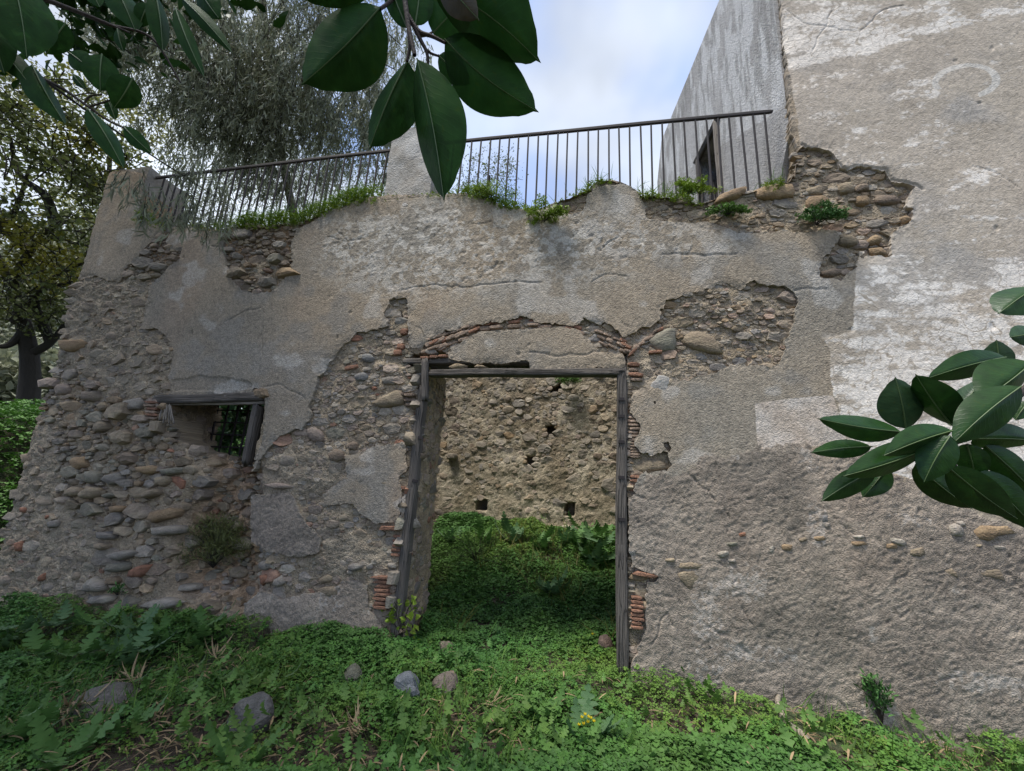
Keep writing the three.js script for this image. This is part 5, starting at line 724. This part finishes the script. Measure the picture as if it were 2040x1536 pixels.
{
  const R = rng(1111), D = (x, y, d) => deep(x, y, d), gum = blade(0.17, 0.013, 4, 0.35, 0.7), small = blade(0.075, 0.014, 3, 0.2, 0.75), oval = blade(0.11, 0.034, 3, 0.25, 0.75), broad = blade(0.26, 0.09, 3, 0.25, 0.75);
  const barkPale = std({ color: new THREE.Color().setRGB(0.34, 0.30, 0.24), map: mapWood }), barkDark = LEAF.bark;
  // weeping eucalyptus behind the left of the terrace
  const gt = thing('eucalyptus_tree', 'tall weeping eucalyptus with narrow grey green leaves behind the left railing', 'tree');
  const base = new THREE.Vector3(-7.6, 1.0, -7.5), top = D(560, 300, 11.5);
  part('trunk', tube([base, base.clone().lerp(top, 0.55).add(new THREE.Vector3(0.2, 0, 0)), top, D(540, 150, 11), D(520, -60, 10)], 0.2, 0.05, 30, 10), barkPale, gt);
  for (const pts of [[[552, 200, 11], [600, 120, 10.6], [690, 95, 10], [790, 140, 9.6]], [[540, 150, 11], [420, 120, 10], [330, 90, 9]], [[535, 90, 10.6], [570, 20, 10], [510, -60, 9.6]], [[555, 250, 11.3], [460, 260, 10.4], [380, 250, 10]], [[540, 130, 11], [640, 40, 10.6], [720, 30, 10], [800, 90, 9.6]], [[545, 160, 11], [470, 60, 10], [300, 30, 9.4], [180, 90, 9]]]) part('branch', tube(pts.map((p) => D(...p)), 0.04, 0.01, 20, 6), barkDark, gt);
  leaves += crown('foliage', gt, [[D(400, 80, 10), 2.9, 2.3, 1.8, 620], [D(590, 50, 10.5), 2.7, 2.2, 1.8, 560], [D(540, 240, 11), 3.0, 1.8, 1.6, 560], [D(700, 120, 10), 2.0, 1.7, 1.4, 260], [D(770, 190, 9.8), 0.8, 1.7, 0.8, 110], [D(420, 270, 10.3), 2.0, 1.4, 1.3, 280], [D(270, 50, 9.5), 2.3, 1.6, 1.4, 300], [D(795, 300, 10.4), 0.4, 0.8, 0.4, 40]], gum, LEAF.gum, R, { hang: true, len: 0.9, per: 30, spread: 0.16, twigShare: 0.6, gaps: 0.9 });
  // a nearer hanging spray of the same kind in front of the wall end
  const sp = thing('eucalyptus_spray', 'thin eucalyptus branch hanging in front of the left pillar', 'branch');
  part('twig', tube([[60, 140, 3.4], [215, 250, 3.6], [300, 308, 3.8], [380, 360, 4.0], [470, 420, 4.1]].map((p) => D(...p)), 0.012, 0.003, 30, 5), barkDark, sp);
  leaves += crown('foliage', sp, [[D(345, 400, 4.0), 0.28, 0.2, 0.25, 22], [D(430, 400, 4.1), 0.26, 0.25, 0.25, 22], [D(290, 360, 3.8), 0.2, 0.16, 0.2, 12], [D(400, 330, 4.0), 0.3, 0.16, 0.2, 14]], blade(0.1, 0.006, 4, 0.35, 0.7), LEAF.gum, R, { hang: true, len: 0.22, per: 13, spread: 0.06, twig: 0.0025 });
  // gnarled tree on the left
  const ot = thing('gnarled_tree', 'gnarled dark tree with a low forked trunk on the slope at the left edge', 'tree'), T = (p) => D(...p), gt0 = gAt(62, 792) ?? D(62, 790, 12), td = -gt0.clone().sub(EYEV).dot(CB);
  part('trunk', tube([gt0.clone().add(new THREE.Vector3(0, -0.3, 0)), D(60, 750, td), D(58, 700, td), D(45, 640, td), D(20, 560, td)], 0.25, 0.13, 24, 12), barkDark, ot);
  for (const pts of [[[58, 705, td], [90, 690, td], [120, 660, td], [150, 600, td + 0.4]], [[50, 660, td], [10, 690, td - 0.4], [-40, 680, td - 0.8]], [[25, 570, td], [60, 500, td - 0.6], [110, 450, td - 1], [150, 440, td - 1.2]], [[20, 560, td], [-20, 480, td - 0.6], [30, 420, td - 1.2], [60, 330, td - 1.6]], [[60, 500, td - 0.6], [-10, 455, td - 1.2], [-60, 470, td - 1.5]], [[110, 450, td - 1], [90, 390, td - 1.3], [40, 350, td - 1.5], [20, 280, td - 1.8]], [[100, 680, td], [70, 600, td - 0.2], [100, 560, td - 0.3], [170, 520, td - 0.3]], [[30, 640, td - 0.1], [80, 580, td - 0.5], [150, 560, td - 0.4]]]) part('branch', tube(pts.map(T), 0.13, 0.03, 24, 7), barkDark, ot);
  leaves += crown('foliage', ot, [[D(60, 330, td - 2), 2.6, 2.1, 1.8, 380], [D(120, 470, td - 1), 1.7, 1.6, 1.4, 190], [D(20, 560, td - 0.5), 1.6, 1.5, 1.2, 110], [D(110, 600, td), 1.0, 1.1, 1.0, 60], [D(180, 330, td - 1), 1.3, 1.3, 1.0, 110], [D(0, 230, td - 2), 1.7, 1.3, 1.2, 120]], oval, LEAF.olive, R, { len: 0.6, per: 20, spread: 0.35, twigShare: 1, twig: 0.014, yellow: 0.22, gaps: 1.1 });
  const yt = thing('yellowing_tree', 'yellowing leafy tree rising behind the dark gnarled tree', 'tree'), yb = D(200, 700, td + 3); part('trunk', tube([yb.clone().setY(ground(yb.x, yb.z) - 0.2), D(205, 520, td + 3), D(220, 300, td + 2.6)], 0.16, 0.06, 16, 8), barkDark, yt);
  leaves += crown('foliage', yt, [[D(90, 200, td + 2), 2.4, 1.3, 1.4, 130], [D(265, 250, td + 2), 1.7, 1.3, 1.2, 110], [D(170, 430, td + 2), 1.3, 1.3, 1.1, 70]], oval, LEAF.yellowing, R, { len: 0.6, per: 17, spread: 0.4, gaps: 1.0 });
  // bushy trees behind the railings
  const tree2 = (label, px, py, d, balls, m, g2, o) => { const t = thing('bushy_tree', label, 'tree'), b = D(px, py, d), f = new THREE.Vector3(b.x, ground(b.x, b.z) - 0.3, b.z); part('trunk', tube([f, f.clone().lerp(b, 0.6), b], 0.14, 0.04, 12, 7), barkDark, t); leaves += crown('foliage', t, balls.map(([x, y, dd, rx, ry, n]) => [D(x, y, dd), rx, ry, rx, n]), g2, m, R, o); };
  tree2('grey green bushy tree seen through the left railing beside the pale pillar', 660, 330, 15, [[660, 330, 15, 1.9, 1.6, 150], [590, 370, 14.5, 1.7, 1.1, 100], [640, 255, 15, 0.7, 0.9, 40], [740, 360, 15, 1.0, 0.8, 50]], LEAF.olive, small, { len: 0.5, per: 26, spread: 0.4 });
  tree2('low grey green bush top behind the left end of the railing', 450, 390, 14, [[450, 390, 14, 2.2, 1.0, 130], [370, 400, 13, 1.2, 1.0, 60]], LEAF.gum, small, { len: 0.5, per: 26, spread: 0.4 });
  tree2('sparse feathery tree top seen through the railing right of the pale pillar', 975, 350, 14, [[960, 350, 14, 0.8, 0.95, 34], [1005, 335, 14, 0.55, 0.45, 18], [930, 375, 14, 0.7, 0.5, 26], [1000, 375, 14, 0.8, 0.35, 26]], LEAF.olive, small, { len: 0.4, per: 16, spread: 0.35 });
  // hedge of dark growth on the slope behind, and herbs on the bank at the left
  const hd = thing('slope_thicket', 'grey green thicket covering the slope behind the gnarled tree', 'thicket'); hd.userData.kind = 'stuff';
  leaves += crown('foliage', hd, [[D(20, 640, 19), 4, 2.0, 2, 170], [D(110, 660, 20), 4, 2.0, 2, 170], [D(60, 540, 24), 6, 2.6, 2, 160], [D(170, 560, 22), 4, 3, 2, 140], [D(60, 730, 17), 3, 0.9, 2, 110], [D(40, 765, 15), 3, 0.9, 1.5, 110], [D(-30, 790, 14), 3, 0.9, 1.5, 80], [D(-60, 700, 17), 3, 1.6, 2, 80], [D(250, 480, 22), 4, 3, 2, 110]], broad, LEAF.gum, R, { len: 0.8, per: 30, spread: 0.9, twigShare: 0.2, twig: 0.012 });
  const hb = []; for (let k = 0; k < 26000; k++) { const x = lerp(-13, -7.35, R()), z = lerp(-7, 1.4, R()); hb.push([new THREE.Vector3(x, ground(x, z) + R() * (0.14 + 0.18 * clamp(0.5 + fbm(x, z, 2, 1121))), z), quat(R, 0.6), 0.8 + 0.9 * R()]); }
  const bank = thing('bank_herbs', 'bright green herbs covering the bank beyond the left end of the wall', 'herbs'); bank.userData.kind = 'stuff'; many('herb_leaves', trefoil(0.035, 0.05), LEAF.clover, hb, bank, (p, k) => { const v = 0.7 + 0.6 * hash(k, 21, 5); return [v * 1.2, v * 1.1, v * 0.8]; });
}
console.log('tree leaves', leaves);

// ---------------------------------------------------------------- rubber fig branches hanging into the view
const figTex = (b) => dataTex(256, 512, (i, j) => { const u = Math.abs(i / 255 * 2 - 1), v = j / 511, w = 0.012 * vn(v * 30, u * 4, 1211), q = ((v * 16 + w * 20 - u * 2.6) % 1 + 1) % 1, line = Math.exp(-Math.pow((q - 0.5) / 0.09, 2)) * (1 - 0.7 * u), n = fbm(i / 256 * 5, v * 9, 4, 1213), spot = sstep(0.52, 0.66, fbm(i / 256 * 14, v * 26, 2, 1217)); if (b) { const h = 0.5 + 0.3 * line + 0.2 * n; return [h, h, h]; } const c = 0.78 + 0.3 * n + 0.1 * line; return [c * (0.95 + 0.35 * sstep(0.2, 0.6, n) + 0.5 * spot), c, c * (0.9 - 0.3 * spot)]; }, !b);
const figMap = figTex(false), figBump = figTex(true);
M.fig = new THREE.MeshPhysicalMaterial({ color: new THREE.Color().setRGB(0.028, 0.082, 0.016), roughness: 0.5, transmission: 0.22, thickness: 0, side: THREE.DoubleSide, specularIntensity: 0.18 });
M.figPale = new THREE.MeshPhysicalMaterial({ color: new THREE.Color().setRGB(0.045, 0.095, 0.04), roughness: 0.4, transmission: 0.2, thickness: 0, side: THREE.DoubleSide, specularIntensity: 0.5 });
M.figRib = std({ color: new THREE.Color().setRGB(0.085, 0.135, 0.042), roughness: 0.5 });
M.figWood = std({ color: new THREE.Color().setRGB(0.10, 0.075, 0.06), roughness: 0.8, map: mapWood, bumpMap: bumpWood, bumpScale: 0.001 });
M.figBrown = new THREE.MeshPhysicalMaterial({ color: new THREE.Color().setRGB(0.10, 0.075, 0.03), roughness: 0.5, transmission: 0.2, thickness: 0, side: THREE.DoubleSide });
for (const m of [M.fig, M.figPale, M.figBrown]) { m.map = figMap; m.bumpMap = figBump; m.bumpScale = 0.0005; }
// base and tip in photograph pixels, half widths either side of the rib in pixels (as seen), depth in metres
function figLeaf(parent, bx, by, tx, ty, wl, wr, d, seed, o = {}) {
  const B = deep(bx, by, d + (o.db ?? 0)), T = deep(tx, ty, d + (o.dt ?? 0)), A = T.clone().sub(B), L = A.length(), a = A.clone().normalize(), v = EYEV.clone().sub(B.clone().lerp(T, 0.5)).normalize(), s = new THREE.Vector3().crossVectors(a, v).normalize(), n = new THREE.Vector3().crossVectors(s, a).normalize();
  const W = [wl * d / FOC, wr * d / FOC], Wm = Math.max(...W), N = 22, K = 4, P = [], U = [], ix = [], fold = W.map((w) => Math.sqrt(Math.max(0, Wm * Wm - w * w)) * (o.turn ?? -1) - 0.12 * Wm), arch = (o.arch ?? 0.05) * L;
  const shape = (t) => { const q = clamp(t / 0.96); return 0.97 * Math.pow(Math.sin(Math.PI * Math.pow(q, 0.82)), 0.72) * (1 - 0.1 * sstep(0.7, 1, q)) + (t > 0.86 ? 0.05 * (1 - t) / 0.14 : 0.012); };
  const mid = (t) => B.clone().addScaledVector(A, t).addScaledVector(n, arch * Math.sin(Math.PI * t) * 1.0).addScaledVector(s, (o.bend ?? 0.04) * L * Math.sin(Math.PI * t) * (seed % 2 ? 1 : -1) * 0.5);
  for (let k = 0; k <= N; k++) { const t = k / N, f = shape(t), c = mid(t); for (let q = -K; q <= K; q++) { const e = q / K, sd = q < 0 ? 0 : 1, wv = 0.018 * Wm * vn(t * 9 + seed, e * 2, 1201); const p = c.clone().addScaledVector(s, e * W[sd] * f).addScaledVector(n, Math.abs(e) * fold[sd] * f - 0.1 * Wm * e * e * f + wv + 0.012 * Wm * Math.sin(t * 60) * Math.abs(e)); P.push(p.x, p.y, p.z); U.push((q + K) / (2 * K), t); } }
  const m = 2 * K + 1; for (let k = 0; k < N; k++) for (let q = 0; q < m - 1; q++) { const i = k * m + q; ix.push(i, i + 1, i + m, i + 1, i + m + 1, i + m); }
  const lg = geo(P, ix); lg.setAttribute('uv', new THREE.Float32BufferAttribute(U, 2)); const leaf = piece('leaf', lg, o.mat ?? M.fig, parent);
  const rib = []; for (let k = 0; k <= 8; k++) rib.push(mid(0.98 * k / 8).addScaledVector(n, 0.0008 + 0.0006)); part('midrib', tube(rib, 0.0013 * (d + 0.3), 0.0005, 16, 5), M.figRib, leaf);
  return leaf;
}
const twigPx = (parent, pts, r0, r1, name = 'stem') => part(name, tube(pts.map((p) => deep(...p)), r0, r1, 24, 7), M.figWood, parent);
{
  const c = thing('fig_branch', 'rubber fig twig with ten large dark leaves hanging at top centre', 'branch');
  twigPx(c, [[800, -60, 0.62], [808, 10, 0.6], [815, 60, 0.59], [826, 110, 0.58]], 0.0042, 0.003); twigPx(c, [[812, 30, 0.6], [824, 50, 0.6], [838, 65, 0.6], [860, 72, 0.6], [888, 86, 0.6]], 0.004, 0.0022, 'petiole'); twigPx(c, [[824, 50, 0.6], [838, 80, 0.6], [850, 104, 0.6], [853, 135, 0.6]], 0.0035, 0.002, 'petiole'); twigPx(c, [[846, 96, 0.6], [858, 106, 0.6], [874, 112, 0.6]], 0.002, 0.0016, 'petiole'); twigPx(c, [[800, -20, 0.62], [775, 5, 0.61], [757, 18, 0.6]], 0.003, 0.0025, 'petiole'); twigPx(c, [[814, 60, 0.59], [816, 95, 0.59], [811, 122, 0.59]], 0.003, 0.0022, 'petiole'); twigPx(c, [[838, 72, 0.6], [850, 70, 0.62], [862, 64, 0.63]], 0.002, 0.0016, 'petiole');
  [[862, 66, 945, -12, 42, 40, 0.63], [874, 110, 938, 168, 26, 26, 0.62], [858, -30, 1078, 126, 58, 88, 0.57, { bend: 0.1 }], [886, 78, 1074, 224, 62, 58, 0.6, { bend: 0.08 }], [757, 14, 599, 170, 52, 78, 0.6], [812, 121, 735, 299, 20, 62, 0.6], [831, 118, 885, 404, 36, 70, 0.57], [827, 50, 838, -60, 30, 30, 0.61], [811, 56, 768, -60, 20, 22, 0.62], [740, -28, 606, 2, 20, 26, 0.6]].forEach(([a, b, e, f, l, r, d, o], k) => figLeaf(c, a, b, e, f, r, l, d, k, o));
  figLeaf(c, 872, -60, 955, 41, 36, 34, 0.55, 33, { mat: M.figBrown });
  M.figGlossy = M.fig.clone(); M.figGlossy.roughness = 0.34; M.figGlossy.specularIntensity = 0.5;
  const r = thing('fig_branch', 'rubber fig branch with many glossy leaves reaching in from the right edge', 'branch');
  twigPx(r, [[2130, 700, 0.82], [2040, 778, 0.78], [1953, 849, 0.75], [1927, 874, 0.74], [1890, 884, 0.74], [1840, 896, 0.74], [1777, 922, 0.74]], 0.009, 0.003); twigPx(r, [[1985, 842, 0.76], [2000, 858, 0.77], [2040, 872, 0.78]], 0.003, 0.002, 'petiole'); twigPx(r, [[1812, 906, 0.74], [1826, 920, 0.74]], 0.002, 0.0015, 'petiole'); twigPx(r, [[1895, 882, 0.74], [1905, 930, 0.75]], 0.002, 0.0015, 'petiole');
  [[1805, 854, 1783, 750, 40, 32, 0.8, { mat: M.figPale }], [1893, 848, 1966, 748, 26, 30, 0.82, { mat: M.figPale }], [1990, 740, 1985, 676, 26, 22, 0.84, { mat: M.figPale }], [2070, 660, 2010, 672, 24, 22, 0.84, { mat: M.figPale }], [2003, 712, 1843, 755, 24, 30, 0.78], [1896, 846, 1823, 744, 26, 40, 0.77], [2070, 570, 1987, 626, 40, 34, 0.74, {}], [2056, 722, 1948, 802, 26, 54, 0.72], [2034, 770, 1896, 886, 34, 40, 0.7], [1795, 860, 1625, 833, 28, 22, 0.76], [1736, 890, 1613, 902, 20, 18, 0.77], [1767, 930, 1717, 992, 24, 20, 0.78], [1745, 936, 1634, 1000, 22, 24, 0.77], [1855, 890, 1675, 950, 20, 36, 0.73], [1898, 858, 1757, 909, 18, 32, 0.71], [1938, 874, 2080, 880, 32, 22, 0.72], [1893, 868, 1840, 962, 30, 32, 0.7], [1963, 888, 2075, 1000, 24, 28, 0.73], [1823, 925, 1939, 1015, 24, 30, 0.75], [1926, 884, 1944, 962, 26, 24, 0.74], [1890, 932, 2028, 1034, 34, 34, 0.7], [1947, 942, 2070, 1062, 30, 34, 0.72], [2050, 800, 2022, 838, 16, 16, 0.8]].forEach(([a, b, e, f, l, w, d, o], k) => figLeaf(r, a, b, e, f, l, w, d, k + 3, { mat: M.figGlossy, ...o }));
  const l = thing('fig_branch', 'rubber fig branch with rounded and twisted leaves at the top left corner', 'branch');
  twigPx(l, [[-60, 40, 0.9], [0, 80, 0.9], [60, 140, 0.9], [130, 180, 0.9], [175, 212, 0.9], [215, 240, 0.92], [250, 256, 0.93]], 0.006, 0.002); twigPx(l, [[90, 0, 0.95], [150, 22, 0.95], [220, 50, 0.95], [300, 74, 0.97], [360, 165, 1.0]], 0.005, 0.002); twigPx(l, [[-40, -20, 0.9], [60, -10, 0.92], [160, 24, 0.93], [260, 66, 0.95]], 0.005, 0.002, 'stem'); twigPx(l, [[168, 205, 0.9], [180, 192, 0.9], [203, 188, 0.9]], 0.002, 0.0015, 'petiole'); twigPx(l, [[180, 212, 0.9], [200, 206, 0.9], [230, 196, 0.9]], 0.002, 0.0015, 'petiole');
  [[20, -60, 54, 119, 52, 54, 0.8], [131, 46, 92, 110, 24, 24, 0.9], [137, 104, 184, 142, 22, 22, 0.9], [203, 108, 200, 184, 30, 28, 0.88], [264, 156, 226, 216, 26, 28, 0.88], [64, 128, 132, 250, 12, 32, 0.87], [175, 216, 248, 338, 16, 22, 0.88], [247, 252, 305, 308, 15, 15, 0.9], [225, -34, 270, 62, 24, 30, 0.9], [296, 8, 276, 56, 15, 15, 0.92], [310, -12, 324, 104, 14, 22, 0.9], [350, 16, 409, 158, 14, 16, 0.9], [362, -4, 466, 109, 14, 16, 0.92], [395, -24, 437, 38, 26, 24, 0.93], [170, -34, 200, 16, 18, 18, 0.94], [234, 58, 246, 104, 10, 9, 0.94], [-10, 86, 62, 172, 20, 22, 0.86], [146, 148, 173, 181, 8, 8, 0.9], [214, 198, 230, 240, 10, 10, 0.91], [-20, 20, 10, 150, 30, 20, 0.84]].forEach(([a, b, e, f, p, w, d, o], k) => figLeaf(l, a, b, e, f, p, w, d, k + 50, o));
}
// the fig tree they belong to, standing behind the viewer on the left, whose crown shades the left of the wall
{
  const R = rng(1301), t = thing('fig_tree', 'large rubber fig tree whose dark crown overhangs the view from the left', 'tree'), trunk = [[-4.6, -0.5, 7.5], [-4.5, 1.6, 7.2], [-4.2, 3.4, 6.6], [-3.8, 5.4, 5.6]].map((p) => new THREE.Vector3(...p));
  part('trunk', tube(trunk, 0.42, 0.16, 24, 12), M.figWood, t);
  for (const e of [[-6.5, 6.6, 3.6], [-4.4, 7.2, 3.2], [-2.2, 6.8, 4.6], [-7.5, 6.2, 6.2], [-5.5, 6.8, 8.5]]) part('branch', tube([trunk[2], trunk[2].clone().lerp(new THREE.Vector3(...e), 0.5).add(new THREE.Vector3(0, 0.6, 0)), new THREE.Vector3(...e)], 0.12, 0.03, 16, 7), M.figWood, t);
  const V = (x, y, z) => new THREE.Vector3(x, y, z), n = crown('foliage', t, [[V(-6.6, 7.9, 2.2), 2.9, 1.2, 1.7, 270], [V(-8.6, 7.0, 3.0), 2.2, 1.6, 2.0, 180], [V(-5.0, 7.7, 4.8), 3.4, 1.6, 2.2, 380], [V(-4.5, 7.6, 6.8), 3.2, 1.6, 2.2, 200]], blade(0.2, 0.045, 4, 0.2, 0.8), M.fig, R, { len: 0.5, per: 13, spread: 0.5, twigShare: 0.3, twig: 0.008 });
}
renderer.render(scene, camera);
